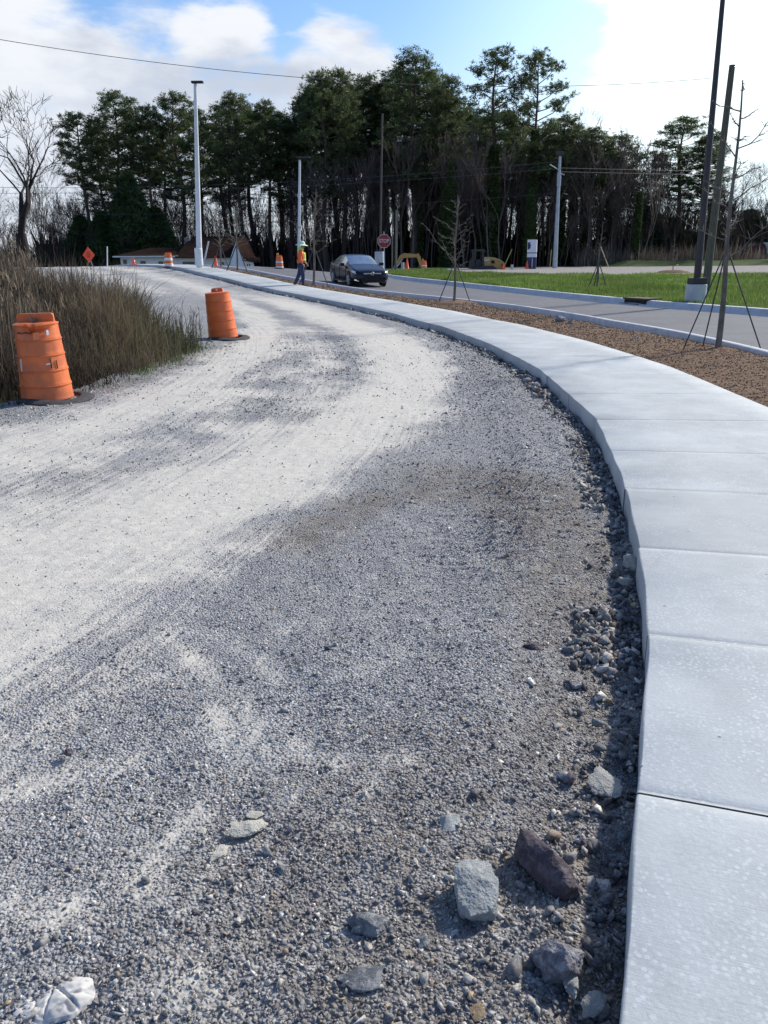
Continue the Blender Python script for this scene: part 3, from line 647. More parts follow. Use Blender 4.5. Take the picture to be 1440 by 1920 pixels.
rock(1112, 1890, 56, (1., .8, .5), R_CONC, 'knobbly grey mortar lump at the foot of the sidewalk slab', 'concrete lump', seed=45, rz=.5, sink=.35, rough=.2, name='concrete_lump')
rock(1135, 1478, 82, (.8, 1.15, .42), R_CONC, 'broad pale concrete chunk beside the second sidewalk joint', 'concrete lump', seed=46, rz=-.35, sink=.4, rough=.18, name='concrete_lump')
rock(1183, 1065, 34, (.85, 1.3, .9), R_CONC, 'upright crusty grey concrete chunk leaning by the sidewalk edge', 'concrete lump', seed=47, rz=.45, sink=.2, rough=.2, name='concrete_lump')
rock(1170, 1095, 30, (1.1, .8, .55), R_CONC, 'small crusty concrete chunk just below the upright one', 'concrete lump', seed=48, sink=.3, rough=.2, name='concrete_lump')
rock(690, 1745, 82, (1.1, .6, .5), R_GREY, 'dark wedge shaped stone left of the pale limestone rock', seed=51, rz=-.25, sink=.4)
rock(676, 1855, 98, (1.1, .52, .42), R_GREY, 'long flat grey stone at the bottom middle of the gravel', seed=52, rz=.05, sink=.35)
rock(787, 1778, 40, (1., .9, .8), R_GREY, 'small dark rounded stone below the pale limestone rock', seed=53, rz=.6, sink=.35)
rock(728, 1752, 26, (1, .8, .7), R_GREY, 'little blue grey stone touching the dark wedge shaped stone', seed=54, sink=.3)
rock(525, 1640, 30, (1, .8, .7), R_GREY, 'small blue grey pebble right of the dried clay crust', seed=55, sink=.3)
rock(915, 1600, 30, (1, .7, .7), R_GREY, 'blue black stone between the flat rock and the purple rock', seed=57, sink=.3)
rock(1000, 1222, 44, (1, .7, .5), R_PURP, 'purplish stone alone in the gravel left of the dark stone heap', seed=58, sink=.35)
rock(1075, 1290, 38, (1, .6, .4), R_MIX, 'flat purple stone half sunk left of the stone edge', seed=59, sink=.5)
rock(130, 1418, 18, (1, .9, .9), R_PURP, 'small dark round stone alone at the left in fine gravel', seed=60, sink=.2)
rock(922, 972, 10, (1.2, .9, .8), rock_mat('rust_brown_stone', (.22, .11, .06), (.16, .08, .05), (.3, .2, .12)), 'small rusty brown stone in the middle of the gravel', seed=61, sink=.2)
rock(1082, 986, 11, (1.1, 1, .8), rock_mat('tan_pebble', (.34, .23, .13), (.28, .19, .11), (.4, .3, .2)), 'small tan pebble near the sidewalk', seed=62, sink=.2)
rock(895, 1900, 44, (.7, 1, .35), rock_mat('tan_rough_stone', (.30, .21, .12), (.24, .17, .10), (.38, .3, .2)), 'tan brown stone at the very bottom edge of the gravel', seed=63, sink=.4)
rock(465, 1562, 66, (1.3, .6, .30), R_CRUST, 'raised pale dried clay crust on the gravel', 'clay crust', seed=64, rz=.45, sink=.0, rough=.2, name='clay_crust')
rock(412, 1605, 40, (.7, 1.2, .30), R_CRUST, 'smaller pale clay crust just left of the raised one', 'clay crust', seed=65, rz=-.5, sink=.0, rough=.2, name='clay_crust')
for i_, (a_, b_, w_, lb_) in enumerate([(480, 1530, 30, 'thin pale clay flake just above the raised crust'), (440, 1548, 24, 'pale clay flake touching the left end of the raised crust'), (380, 1560, 22, 'small pale clay flake left of the raised crust'), (500, 1590, 20, 'pale clay crumb right below the raised crust'), (330, 1660, 34, 'wide flat pale clay patch low and left of the crusts')]):
    rock(a_, b_, w_, (1.2, .8, .22), R_CRUST, lb_, 'clay crust', seed=80 + i_, rz=i_ * .7, sink=.0, rough=.2, name='clay_crust')
# crumpled white rag, bottom left
def rag(px, py, wpx, label, seed, ax=1.5, rz=.5):
    p = at(px, py); w = wpx / F * math.dist(p, (0, 0, EYE)) / 2; n = 90
    u, v = np.meshgrid(np.linspace(-1, 1, n), np.linspace(-1, 1, n)); rr_ = np.maximum(abs(u), abs(v)) / (np.hypot(u, v) + 1e-6); u, v = u * rr_, v * rr_
    r = np.hypot(u, v); edge = 1 + .18 * fbm(u * 1.7, v * 1.7, 3, seed)
    z = .24 * (1 - r ** 2.5) + .20 * np.abs(fbm(u * 1.3 + v * .6, v * 2.0 - u * .4, 3, seed + 3)) - .10 * np.exp(-((u + .25 * v - .05) / .06) ** 2) - .08 * np.exp(-((u - .45 * v + .5) / .05) ** 2)
    V = np.stack([u * ax * edge * w, v * .85 * edge * w, np.where(r > .97, -.02, z * w * (1 - r ** 8))], -1).reshape(-1, 3)
    m, t, b = newmat('soiled_white_cloth'); tc = N(t, 'ShaderNodeTexCoord').outputs['Object']
    vo = N(t, 'ShaderNodeTexVoronoi'); vo.inputs['Scale'].default_value = 38; t.links.new(tc, vo.inputs['Vector'])
    c = MIX(t, MATH(t, 'MULTIPLY', RANGE(t, vo.outputs['Distance'], .5, .3), RANGE(t, noise_tex(t, tc, 16, 4), .45, .55)), (.52, .50, .47), (.27, .26, .265)); t.links.new(c, b.inputs['Base Color'])
    b.inputs['Roughness'].default_value = .8; bump(t, b, noise_tex(t, tc, 40, 5), .3, .004)
    o = np_mesh('crumpled_rag', V, grid_faces(n, n), m, smooth=True); o.location = (p[0], p[1], p[2] + .018); o.rotation_euler = (0, 0, rz); return tag(o, label, 'rag')
rag(122, 1884, 80, 'dirty white crumpled rag with grey spots, the rounder one', 3, 1.15, .6)
rag(66, 1912, 66, 'twisted white rag end at the bottom left corner of the gravel', 9, 1.3, -.2)
tw = MB(); p0 = at(380, 1712); tw.tube([at(378, 1716) + [0, 0, .012], at(385, 1700) + [0, 0, .02], at(398, 1688) + [0, 0, .022], at(412, 1682) + [0, 0, .014]], [.002, .004, .004, .0015], 6)
tag(tw.build('curved_twig', pmat('dark_twig_bark', (.06, .04, .03)), smooth=True), 'curved dark twig lying on the gravel below the clay crust', 'twig')

# ------------------------------------------------------------------ blades of grass and weeds
def blades(name, P, h, w, lean, colr, mat, rng, label, cat, kind='stuff', curl=.5, parent=None):
    n = len(P); a = rng.uniform(0, 2 * math.pi, n); la = rng.uniform(0, 2 * math.pi, n)
    wx, wy = np.cos(a) * w / 2, np.sin(a) * w / 2; lx, ly = np.cos(la) * lean * h, np.sin(la) * lean * h
    V = np.empty((n, 5, 3)); z0 = P[:, 2]
    for j, (f, ww) in enumerate([(0, -1), (0, 1), (.55, -.7), (.55, .7), (1, 0)]):
        b = f ** 1.8 if f else 0
        V[:, j, 0] = P[:, 0] + wx * ww + lx * b; V[:, j, 1] = P[:, 1] + wy * ww + ly * b; V[:, j, 2] = z0 + h * f * (1 - curl * np.abs(lean) * f * .6) - (.03 if f == 0 else 0)
    k = np.arange(n)[:, None] * 5; Fc = np.concatenate([k + [0, 1, 3], k + [0, 3, 2], k + [2, 3, 4]], 1).reshape(-1, 3)
    o = np_mesh(name, V.reshape(-1, 3), Fc, mat, parent, col=np.repeat(colr, 5, 0)); return tag(o, label, cat, kind=kind)
def cols(base, p, n, rng, v=.25):
    b = np.array(base); return b[rng.choice(len(b), n, p=np.array(p) / sum(p))] * rng.uniform(1 - v, 1 + v, (n, 1))
rng = np.random.default_rng(11)
n = 210000; y = np.exp(rng.uniform(math.log(7), math.log(38), n)); x = y * rng.uniform(-.78, -.14, n); _, e = sd_curve(EDGE, x, y)
ok = (e > .05) & (rng.random(n) < .35 + .65 * ss(.1, 1.2, e)); x, y, e = x[ok], y[ok], e[ok]; n = len(x)
cl = fbm(x * .9, y * .9, 3, 80)
hb = (.10 + .52 * ss(.1, 2.0, e) + .42 * ss(2, 4, e) * (1 - ss(-.44, -.36, x / y) * .6)) * (1 + 1.1 * cl) * rng.uniform(.5, 1.25, n) * (1 - .3 * ss(15, 22, y))
hb = hb + .78 * np.exp(-((x + 3.9) ** 2 / 1.6 + (y - 14.0) ** 2 / 4.5)) * rng.uniform(.3, 1, n) * (e > .08); hb = hb + .30 * (1 - ss(-.43, -.38, x / y)) * ss(1.5, 4, e) * rng.uniform(.2, 1, n); tall = rng.random(n) < .03; hb = np.where(tall, hb * 1.6 + .1, hb); hb = np.clip(hb, .05, 1.35)
c = .72 * cols([(.15, .115, .085), (.09, .068, .05), (.27, .215, .16), (.14, .12, .105), (.055, .04, .032), (.07, .09, .04), (.42, .35, .27)], [.27, .22, .17, .16, .12, .02, .05], n, rng)
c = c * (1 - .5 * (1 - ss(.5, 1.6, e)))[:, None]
gold = np.exp(-((x + 4.1) ** 2 + (y - 13.2) ** 2) / 1.6)[:, None]; c = c * (1 - gold * .6) + np.array([.34, .27, .17]) * gold * .6
gr = (.8 * np.exp(-((x + 3.5) ** 2 + (y - 14.7) ** 2) / .4) + .25 * (fbm(x * .6, y * .6, 2, 82) > .34))[:, None]; gr = np.clip(gr, 0, .85); c = c * (1 - gr) + np.array([.10, .14, .05]) * gr * rng.uniform(.6, 1.2, (n, 1))
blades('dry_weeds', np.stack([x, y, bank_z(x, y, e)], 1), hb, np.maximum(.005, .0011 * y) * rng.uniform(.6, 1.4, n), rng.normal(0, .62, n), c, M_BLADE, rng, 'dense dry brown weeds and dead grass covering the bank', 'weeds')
n = 9000; yy = np.exp(rng.uniform(math.log(8), math.log(24), n)); xx = yy * rng.uniform(-.78, -.28, n); _, e2 = sd_curve(EDGE, xx, yy); ok = (e2 > 1.4) & (fbm(xx * .7, yy * .7, 3, 88) > .0); xx, yy, e2 = xx[ok], yy[ok], e2[ok]; n2 = len(xx)
zz = bank_z(xx, yy, e2); hh = rng.uniform(.6, 1.25, n2) * (1.2 - ss(-.46, -.36, xx / yy) * .7); ll = rng.normal(0, .14, n2); cs = cols([(.30, .25, .19), (.20, .16, .12), (.40, .34, .26)], [.5, .3, .2], n2, rng)
blades('tall_dry_stalks', np.stack([xx, yy, zz], 1), hh, .0009 * yy * rng.uniform(.6, 1.2, n2), ll, cs, M_BLADE, rng, 'tall pale dry stalks rising out of the weeds on the bank', 'weeds')
m_ = rng.random(n2) < .5; P_ = np.stack([xx[m_], yy[m_], zz[m_] + hh[m_] * .85], 1); P_ = np.repeat(P_, 7, 0) + rng.normal(0, [.02, .02, .07], (m_.sum() * 7, 3))
blades('seed_heads', P_, rng.uniform(.05, .12, len(P_)), .012 + 0 * P_[:, 0], rng.normal(0, .8, len(P_)), cols([(.34, .27, .19), (.22, .17, .12)], [.6, .4], len(P_), rng), M_BLADE, rng, 'feathery brown seed heads on the tall dry stalks', 'weeds')
# green tufts at the gravel edge
n = 16000; s = rng.uniform(0, arclen(EDGE)[-1], n); k = np.clip((s / .25).astype(int), 0, len(EDGE) - 1); en = normals(EDGE)
d = rng.normal(.12, .14, n); x = EDGE[k, 0] + en[k, 0] * d; y = EDGE[k, 1] + en[k, 1] * d; _, e = sd_curve(EDGE, x, y)
pr = np.exp(-((x + 3.2) ** 2 + (y - 11.5) ** 2) / 9) * (fbm(x * 1.6, y * 1.6, 3, 85) > -.05) + np.exp(-((x + 3.5) ** 2 + (y - 14.6) ** 2) / 1.4) + .05
ok = rng.random(n) < pr; x, y, e = x[ok], y[ok], e[ok]; n = len(x)
blades('green_tufts', np.stack([x, y, np.where(e > 0, bank_z(x, y, e), gz(x, y) - .01)], 1), rng.uniform(.04, .16, n), .008 + 0 * x, rng.normal(0, .5, n), cols([(.10, .20, .035), (.07, .14, .03), (.22, .2, .11)], [.5, .35, .15], n, rng), M_BLADE, rng, 'bright green grass tufts at the foot of the bank', 'grass')
# thin dark weed stalks standing above the bank
def stalk_clump(px, py, D, label, hpx, n=5, seed=0):
    rr = random.Random(seed); b = at(px, py) if D is None else None
    x0, y0 = (b[0], b[1]) if b is not None else (dep(px, py, D)[0], D)
    _, e = sd_curve(EDGE, np.array([x0]), np.array([y0])); z0 = float(bank_z(np.array([x0]), np.array([y0]), e)[0]); H = hpx / F * y0
    mb = MB()
    for i in range(n):
        bx, by = x0 + rr.gauss(0, .12), y0 + rr.gauss(0, .15); h = H * rr.uniform(.6, 1.05); lx = rr.gauss(0, .12) * h
        pts = [(bx + lx * f ** 1.5, by, z0 - .05 + (h + .05) * f) for f in (0, .3, .6, 1)]; mb.tube(pts, [.006, .005, .004, .002], 4)
        for j in range(6):
            f = rr.uniform(.35, .95); q = Vector((bx + lx * f ** 1.5, by, z0 + h * f)); a = rr.uniform(0, 6.28); l = h * rr.uniform(.08, .22)
            mb.tube([q, q + Vector((math.cos(a) * l * .6, math.sin(a) * l * .6, l))], [.0035, .0015], 3)
    return tag(mb.build('weed_stalks', M_STALK), label, 'weed', 'bare weed stalks standing up from the bank')
M_STALK = pmat('dark_dead_stalk', (.06, .045, .035), (.10, .08, .06), 3, .9)
for i, (px, py, D, h) in enumerate([(225, 560, 15, 95), (262, 565, 15.5, 90), (300, 575, 14.5, 80), (330, 590, 14, 95), (352, 600, 14, 90), (372, 610, 14.5, 80), (248, 560, 16, 85), (283, 570, 16, 70), (190, 540, 17, 70), (340, 585, 15.5, 75), (130, 520, 14, 80), (90, 520, 15, 70)]):
    stalk_clump(px, py, D, 'thin dark bare weed stalks on the bank, one of the clumps seen against the road', h, 6, i)
# lawn grass
rng = np.random.default_rng(12)
n = 260000; A = resamp(off(FARK, .17), 400); B = resamp(LAWN_FAR, 400); i = rng.integers(0, 399, n); t = rng.random(n) ** 1.35; P = A[i] * (1 - t)[:, None] + B[i] * t[:, None] + rng.normal(0, .06, (n, 2)) * (t > .02)[:, None]
x, y = P.T; vis = (y > 12) & (x < y * .62 + 2) & (x > -3); x, y, t = x[vis], y[vis], t[vis]; n = len(x)
z = gz(x, y) + .08 + .05 * fbm(x * .7, y * .7, 3, 50)
c = cols([(.175, .27, .055), (.12, .20, .035), (.25, .33, .08), (.30, .28, .14)], [.38, .27, .23, .12], n, rng) * (1 + .5 * fbm(x * .35, y * .35, 3, 90))[:, None]
blades('lawn_grass', np.stack([x, y, z], 1), rng.uniform(.08, .22, n) * (1 + .8 * fbm(x * .5, y * .5, 3, 91)), np.maximum(.012, .0006 * y) * rng.uniform(.7, 1.5, n), rng.normal(0, .4, n), c, M_BLADE, rng, 'lush green grass on the verge', 'grass')
# mulch chips
n = 60000; A = resamp(WALK - WALK_N * (WW + .0), 600); B = resamp(off(KERB, -.17), 600); i = rng.integers(0, 599, n); t = rng.random(n); P = A[i] * (1 - t)[:, None] + B[i] * t[:, None]; x, y = P.T
vis = (y > 6) & (y < 46) & (x < y * .55 + 1) & (rng.random(n) < 14 / y); x, y = x[vis], y[vis]; n = len(x)
scatter('mulch_chips', np.stack([x, y, bed_z(x, y) + .008], 1), np.maximum(.008, .0006 * y) * rng.uniform(.4, 1.8, n), cols([(.22, .14, .09), (.13, .08, .054), (.34, .26, .17), (.46, .41, .33)], [.42, .33, .20, .05], n, rng), M_STONE, 'brown mulch chips and clods in the planting bed', 'mulch', rng)
n = 60; i = rng.integers(150, 500, n); t = rng.uniform(.05, .6, n); P = A[i] * (1 - t)[:, None] + B[i] * t[:, None]; x, y = P.T
BED_ROCKS = [(1188, 668 - 62, 26, 'dark clod heaped against the kerb'), ]
rock(1050, 606, 22, (1.2, .7, .8), R_GREY, 'dark rock in the mulch at the foot of the kerb', seed=70, sink=.3)
rock(1068, 610, 13, (1.2, .7, .8), R_GREY, 'smaller dark rock right beside the dark rock at the kerb', seed=71, sink=.3)
rock(1190, 634, 10, (1.2, .7, .7), R_PALE, 'little white stone in the brown mulch', seed=72, sink=.3)
# ------------------------------------------------------------------ trees
def tubes_np(segs, n=4):
    """segs: list of (p0, p1, r0, r1) -> verts, faces"""
    A = np.array([s[0] for s in segs], float); B = np.array([s[1] for s in segs], float); ra = np.array([s[2] for s in segs]); rb = np.array([s[3] for s in segs])
    t = B - A; t /= np.linalg.norm(t, axis=1)[:, None] + 1e-9; up = np.where(np.abs(t[:, 2:3]) > .9, [[1., 0, 0]], [[0, 0, 1.]])
    u = np.cross(t, up); u /= np.linalg.norm(u, axis=1)[:, None]; w = np.cross(t, u); V = []
    for P, r in ((A, ra), (B, rb)):
        for k in range(n):
            a = 2 * math.pi * k / n; V.append(P + (u * math.cos(a) + w * math.sin(a)) * r[:, None])
    V = np.stack(V, 1).reshape(-1, 3); b = np.arange(len(segs))[:, None] * 2 * n
    Fc = np.concatenate([b + np.array([k, (k + 1) % n, n + (k + 1) % n, n + k]) for k in range(n)]).astype(int); return V, Fc
def bark_cols(n, base, rng, v=.2): return np.array(base) * rng.uniform(1 - v, 1 + v, (n, 1))
def tufts(C, rad, rng, colr, n=12, w=.05, L=.42):
    m = len(C); d = rng.normal(size=(m, n, 3)); d[..., 2] = np.abs(d[..., 2]) * .9 + .1 * d[..., 2]; d /= np.linalg.norm(d, axis=2)[..., None]
    s = rng.normal(size=(m, n, 3)); s = np.cross(d, s); s /= np.linalg.norm(s, axis=2)[..., None]
    l = L * rad[:, None, None] * rng.uniform(.6, 1.1, (m, n, 1)); o = C[:, None] + rng.normal(0, .12, (m, n, 3)) * rad[:, None, None]
    V = np.stack([o - s * w * rad[:, None, None], o + s * w * rad[:, None, None], o + d * l], 2).reshape(-1, 3)
    return V, np.arange(len(V)).reshape(-1, 3), np.repeat(colr, n * 3, 0)
def pine_mesh(seed, H=24, crown=.42, W=4.2, dens=1.0, lean=0):
    rg = random.Random(seed); rng = np.random.default_rng(seed); segs = []
    N_ = 14; ph = rg.uniform(0, 6); tr_ = [(lean * (i / N_) ** 2 * 2 + .25 * math.sin(ph + i * .6), .2 * math.cos(ph + i * .5), H * i / N_) for i in range(N_ + 1)]
    rad = lambda f: .30 * (1 - f) ** .8 * (H / 24) + .03
    for i in range(N_): segs.append((tr_[i], tr_[i + 1], rad(i / N_), rad((i + 1) / N_)))
    def tp(f): k = min(int(f * N_), N_ - 1); g = f * N_ - k; return np.array(tr_[k]) * (1 - g) + np.array(tr_[k + 1]) * g
    C, Rr = [], []
    for i in range(rg.randint(30, 42)):   # dead branches below the crown
        f = rg.uniform(.28, 1 - crown + .15); a = rg.uniform(0, 6.28); l = rg.uniform(.5, 2.6); p = tp(f); q = p + np.array([math.cos(a) * l, math.sin(a) * l, rg.uniform(-.1, .5) * l]); segs.append((p, q, .045, .012))
        q2 = q + np.array([math.cos(a + .6) * l * .5, math.sin(a + .6) * l * .5, .1]); segs.append((q, q2, .018, .008))
        for _ in range(3):
            h = rg.uniform(.3, 1); aa = a + rg.uniform(-1, 1); b = p + (q - p) * h; segs.append((b, b + np.array([math.cos(aa) * l * .4, math.sin(aa) * l * .4, rg.uniform(-.1, .4)]), .014, .006))
    nl = int(30 * dens + 6); a = rg.uniform(0, 6)
    clumps = [rg.uniform(.2, 1) for _ in range(8)]
    for i in range(nl):
        g = (i + rg.random()) / nl; f = 1 - crown + crown * g; a += 2.4 + rg.uniform(-.5, .5)
        env = (math.sin(math.pi * min(1, (g * .92 + .10))) ** .6) * (1 - .35 * g); l = W * env * rg.uniform(.45, 1.1) * (.7 + .3 * clumps[int(a * 1.27) % 8])
        p = tp(f); rise = rg.uniform(-.05, .35) + .5 * g
        q = p + np.array([math.cos(a) * l * .5, math.sin(a) * l * .5, rise * l * .35]); e = p + np.array([math.cos(a) * l, math.sin(a) * l, rise * l])
        r = .05 + .06 * (1 - g); segs += [(p, q, r, r * .7), (q, e, r * .7, .02)]
        for j in range(int(5 + l * 1.6)):
            h = rg.uniform(.35, 1); b = p + (e - p) * h; aa = a + rg.uniform(-1.2, 1.2); ll = rg.uniform(.4, 1.3) * (1.3 - h * .6)
            c = b + np.array([math.cos(aa) * ll, math.sin(aa) * ll, rg.uniform(-.05, .55) * ll]); segs.append((b, c, .022, .009))
            for k in range(rg.randint(3, 5)):
                C.append(c + rng.normal(0, .36, 3) * [1, 1, .6]); Rr.append(rg.uniform(.5, 1.15))
    for k in range(10): C.append(tp(1) + rng.normal(0, .35, 3)); Rr.append(1)
    C = np.array(C); Rr = np.array(Rr)
    base = np.array([(.085, .12, .048), (.06, .09, .04), (.14, .165, .065)]); cc = base[rng.integers(0, 3, len(C))] * rng.uniform(.7, 1.35, (len(C), 1)) * (1 + .35 * fbm(C[:, 0] * .5 + C[:, 2] * .4, C[:, 1] * .5, 2, seed))[:, None]
    V, Fc = tubes_np(segs, 5); tv, tf, tcx = tufts(C, Rr, rng, cc, n=16, w=.045, L=.46)
    return (V, Fc, bark_cols(len(V), (.10, .075, .062), rng)), (tv, tf, tcx)
def mesh_only(name, V, Fc, c, mat):
    o = np_mesh(name, V, Fc, mat, col=c); me = o.data; bpy.data.objects.remove(o); return me
def bare_segs(seed, H, spread=.55, r0=.28, trunk=.3, depth=7, up=.25, taper=.7, minr=.006, twist=.5, kids=(2, 3)):
    rg = random.Random(seed); segs = []
    def grow(p, d, L, r, k):
        n = 3 if k < 3 else 2; q = p
        for i in range(n):
            d = (d + Vector((rg.gauss(0, .10 + .03 * k), rg.gauss(0, .10 + .03 * k), rg.gauss(0, .06) + up * .12))).normalized(); q2 = q + d * L / n
            r2 = r * (1 - .22 / n * (i + 1)); segs.append((tuple(q), tuple(q2), r, r2)); q = q2; r = r2
            if k > 1 and rg.random() < .45 and k < depth:
                dd = (d + Vector((rg.gauss(0, 1), rg.gauss(0, 1), rg.gauss(.1, .5))) * spread).normalized(); grow(q, dd, L * rg.uniform(.35, .6), max(minr, r * .45), k + 2)
        if k >= depth: return
        for c in range(rg.choice(kids)):
            ax = Vector((rg.gauss(0, 1), rg.gauss(0, 1), rg.gauss(0, .3))).normalized(); dd = (d + ax * spread * rg.uniform(.6, 1.3)).normalized()
            grow(q, dd, L * rg.uniform(.62, .86), max(minr, r * rg.uniform(.55, .78)), k + 1)
    grow(Vector((0, 0, 0)), Vector((0, 0, 1)), H * trunk, r0, 0); z = max(s[1][2] for s in segs); k = H / z
    return [(tuple(np.array(a) * k), tuple(np.array(b) * k), ra, rb) for a, b, ra, rb in segs]
def bare_meshes(seed, H, col=(.06, .048, .042), **kw):
    rng = np.random.default_rng(seed); sg_ = bare_segs(seed, H, **kw); thick = [s for s in sg_ if s[2] > kw.get('r0', .28) * .3]; thin = [s for s in sg_ if s[2] <= kw.get('r0', .28) * .3]
    V, Fc = tubes_np(thick, 6); v, f = tubes_np(thin, 3)
    return mesh_only('trunk', V, Fc, bark_cols(len(V), col, rng), M_BARK), mesh_only('crown', v, f, bark_cols(len(v), tuple(x * 1.1 for x in col), rng), M_BARK)
PINES = []
for i, (cr, W, de) in enumerate([(.52, 4.2, 1.3), (.44, 3.6, 1.1), (.58, 4.6, 1.4), (.40, 3.4, 1.0), (.55, 3.4, 1.2), (.60, 5.0, 1.6), (.5, 3.6, .7), (.55, 5.2, 1.0)]):
    a, b = pine_mesh(100 + i, crown=cr, W=W, dens=de); PINES.append((mesh_only('trunk', *a, M_BARK), mesh_only('crown', *b, M_LEAF)))
BARES = [bare_meshes(200 + i, 16, r0=.2, depth=6, spread=.42, trunk=.26, up=.5, minr=.012) for i in range(4)]
def put_tree(name, meshes, loc, H, Hm, label, group=None, rz=None, wx=1.0, cat='tree', parts=('trunk', 'crown')):
    o = thing(name, label, cat, loc, random.uniform(0, 6.28) if rz is None else rz, group); s = H / Hm; o.scale = (s * wx, s * wx, s)
    for nm, me in zip(parts, meshes): c = bpy.data.objects.new(nm, me); COL.objects.link(c); c.parent = o
    return o
def ivy_mesh(seed, H, r=.7):
    rng = np.random.default_rng(seed); n = 2600; z = rng.random(n) ** 1.1 * H; a = rng.uniform(0, 6.28, n); rr_ = (r * (1 - .45 * z / H)) * (.55 + .6 * np.abs(fbm(a * 1.2, z * .6, 2, seed)) + .35 * rng.random(n))
    C = np.stack([rr_ * np.cos(a), rr_ * np.sin(a), z], 1); base = np.array([(.05, .09, .03), (.08, .125, .04), (.11, .15, .05)]); c = base[rng.integers(0, 3, n)] * rng.uniform(.7, 1.2, (n, 1))
    V, Fc, cc = tufts(C, np.ones(n) * .6, rng, c, n=5, w=.2, L=.42); return mesh_only('ivy', V, Fc, cc, M_LEAF)
IVY = [ivy_mesh(i, 12 + 2 * i) for i in range(3)]
def pine(px, top, wpx, D, var, label, group=None, ivy=None, rz=None):
    b = dep(px, 500, D); z0 = float(gz(b[0], D)) - .1; zt = dep(px, top, D)[2]; H = zt - z0
    W0_ = [4.2, 3.6, 4.6, 3.4, 3.4, 5.0, 3.6, 5.2][var] * .86; wx = (wpx / F * D / 2) / (W0_ * H / 24); wx = max(.6, min(1.75, wx))
    o = put_tree('pine_tree', PINES[var], (b[0], D, z0), H, 24, label, group, wx=wx, rz=rz)
    if ivy is not None:
        c = bpy.data.objects.new('ivy', IVY[ivy]); COL.objects.link(c); c.parent = o
    return o
GW = 'pines of the dense wood'
named = [(175, 218, 85, 94, 1, 'leftmost pine of the wood, with low layered branches reaching left'),
 (240, 180, 115, 96, 0, 'tall full pine left of the white light pole, highest of the left group'),
 (297, 208, 75, 95, 3, 'narrow pine between the tallest left pine and the white light pole'),
 (350, 182, 120, 97, 2, 'broad crowned pine directly behind the top of the white light pole'),
 (456, 182, 105, 96, 0, 'rounded pine standing above the end of the white house roof'),
 (512, 200, 75, 98, 3, 'smaller pine left of the short white lamp pole'),
 (612, 142, 120, 95, 5, 'big dense pine rising above the worker'),
 (648, 140, 90, 98, 1, 'tall pine left of the thin dark pole behind the car'),
 (775, 108, 150, 96, 5, 'massive dark pine with the highest rounded crown right of the stop sign'),
 (835, 150, 90, 97, 2, 'pine on the right shoulder of the massive dark pine'),
 (920, 98, 120, 94, 6, 'very tall open crowned pine with ivy on its trunk, left of the leaning one'),
 (992, 106, 130, 94, 7, 'very tall sparse pine with a long limb spreading right, near the steel pole'),
 (1045, 223, 110, 97, 4, 'dark shorter pine just behind the steel utility pole'),
 (1098, 245, 90, 98, 1, 'dark pine right of the steel utility pole'),
 (1152, 258, 85, 99, 4, 'last pine at the right end of the wood'),
 (1258, 226, 175, 104, 7, 'round crowned pine standing apart behind the black light pole'),
 (1303, 255, 120, 106, 5, 'shorter pine hidden partly by the black light pole'),
 (1205, 372, 80, 108, 2, 'low spreading dark evergreen left of the lone round pine')]
for i, (px, top, w, D, v, lb) in enumerate(named): pine(px, top, w, D, v, lb, ivy={10: 1, 11: 2, 12: 0}.get(i))
fill = [(207, 235), (268, 225), (322, 250), (385, 212), (428, 206), (440, 250), (478, 210), (530, 218), (548, 226), (580, 185), (596, 170), (630, 175), (668, 172), (690, 152), (705, 180), (722, 160), (740, 142), (757, 150), (798, 140), (815, 175), (850, 190), (868, 215), (885, 225), (905, 235), (938, 215), (955, 240), (975, 235), (1015, 245), (1030, 262), (1068, 245), (1085, 275), (1120, 270), (1135, 290)]
rr = random.Random(5)
for i, (px, top) in enumerate(fill):
    side = 'left half of the wood, behind the house' if px < 560 else ('middle of the wood, behind worker and car' if px < 800 else 'right part of the wood, behind the machines')
    pine(px, top, rr.uniform(75, 115), rr.uniform(99, 113), rr.randrange(6), 'one of the packed tall pines filling the ' + side, GW + (' left' if px < 560 else (' middle' if px < 800 else ' right')), ivy=(rr.randrange(3) if px > 700 and rr.random() < .6 else None))
# slender bare trees inside the wood
rr = random.Random(9)
for i in range(46):
    px = rr.uniform(300, 1190); D = rr.uniform(91, 101); b = dep(px, 500, D); z0 = float(gz(b[0], D)) - .1
    top = rr.uniform(260, 360) if px > 740 else (rr.uniform(300, 400) if px > 560 else rr.uniform(370, 430)); H = dep(px, top, D)[2] - z0
    o = put_tree('bare_tree', BARES[i % 4], (b[0], D, z0), H, 16, 'leafless grey brown tree at the front of the wood ' + ('left of the stop sign' if px < 720 else 'right of the stop sign'), 'leafless trees in front of the pines, ' + ('left' if px < 720 else 'right'), wx=rr.uniform(.55, .8))
    if px > 740 and rr.random() < .6: c = bpy.data.objects.new('ivy', IVY[i % 3]); COL.objects.link(c); c.parent = o; c.scale = (1.5, 1.5, .95)
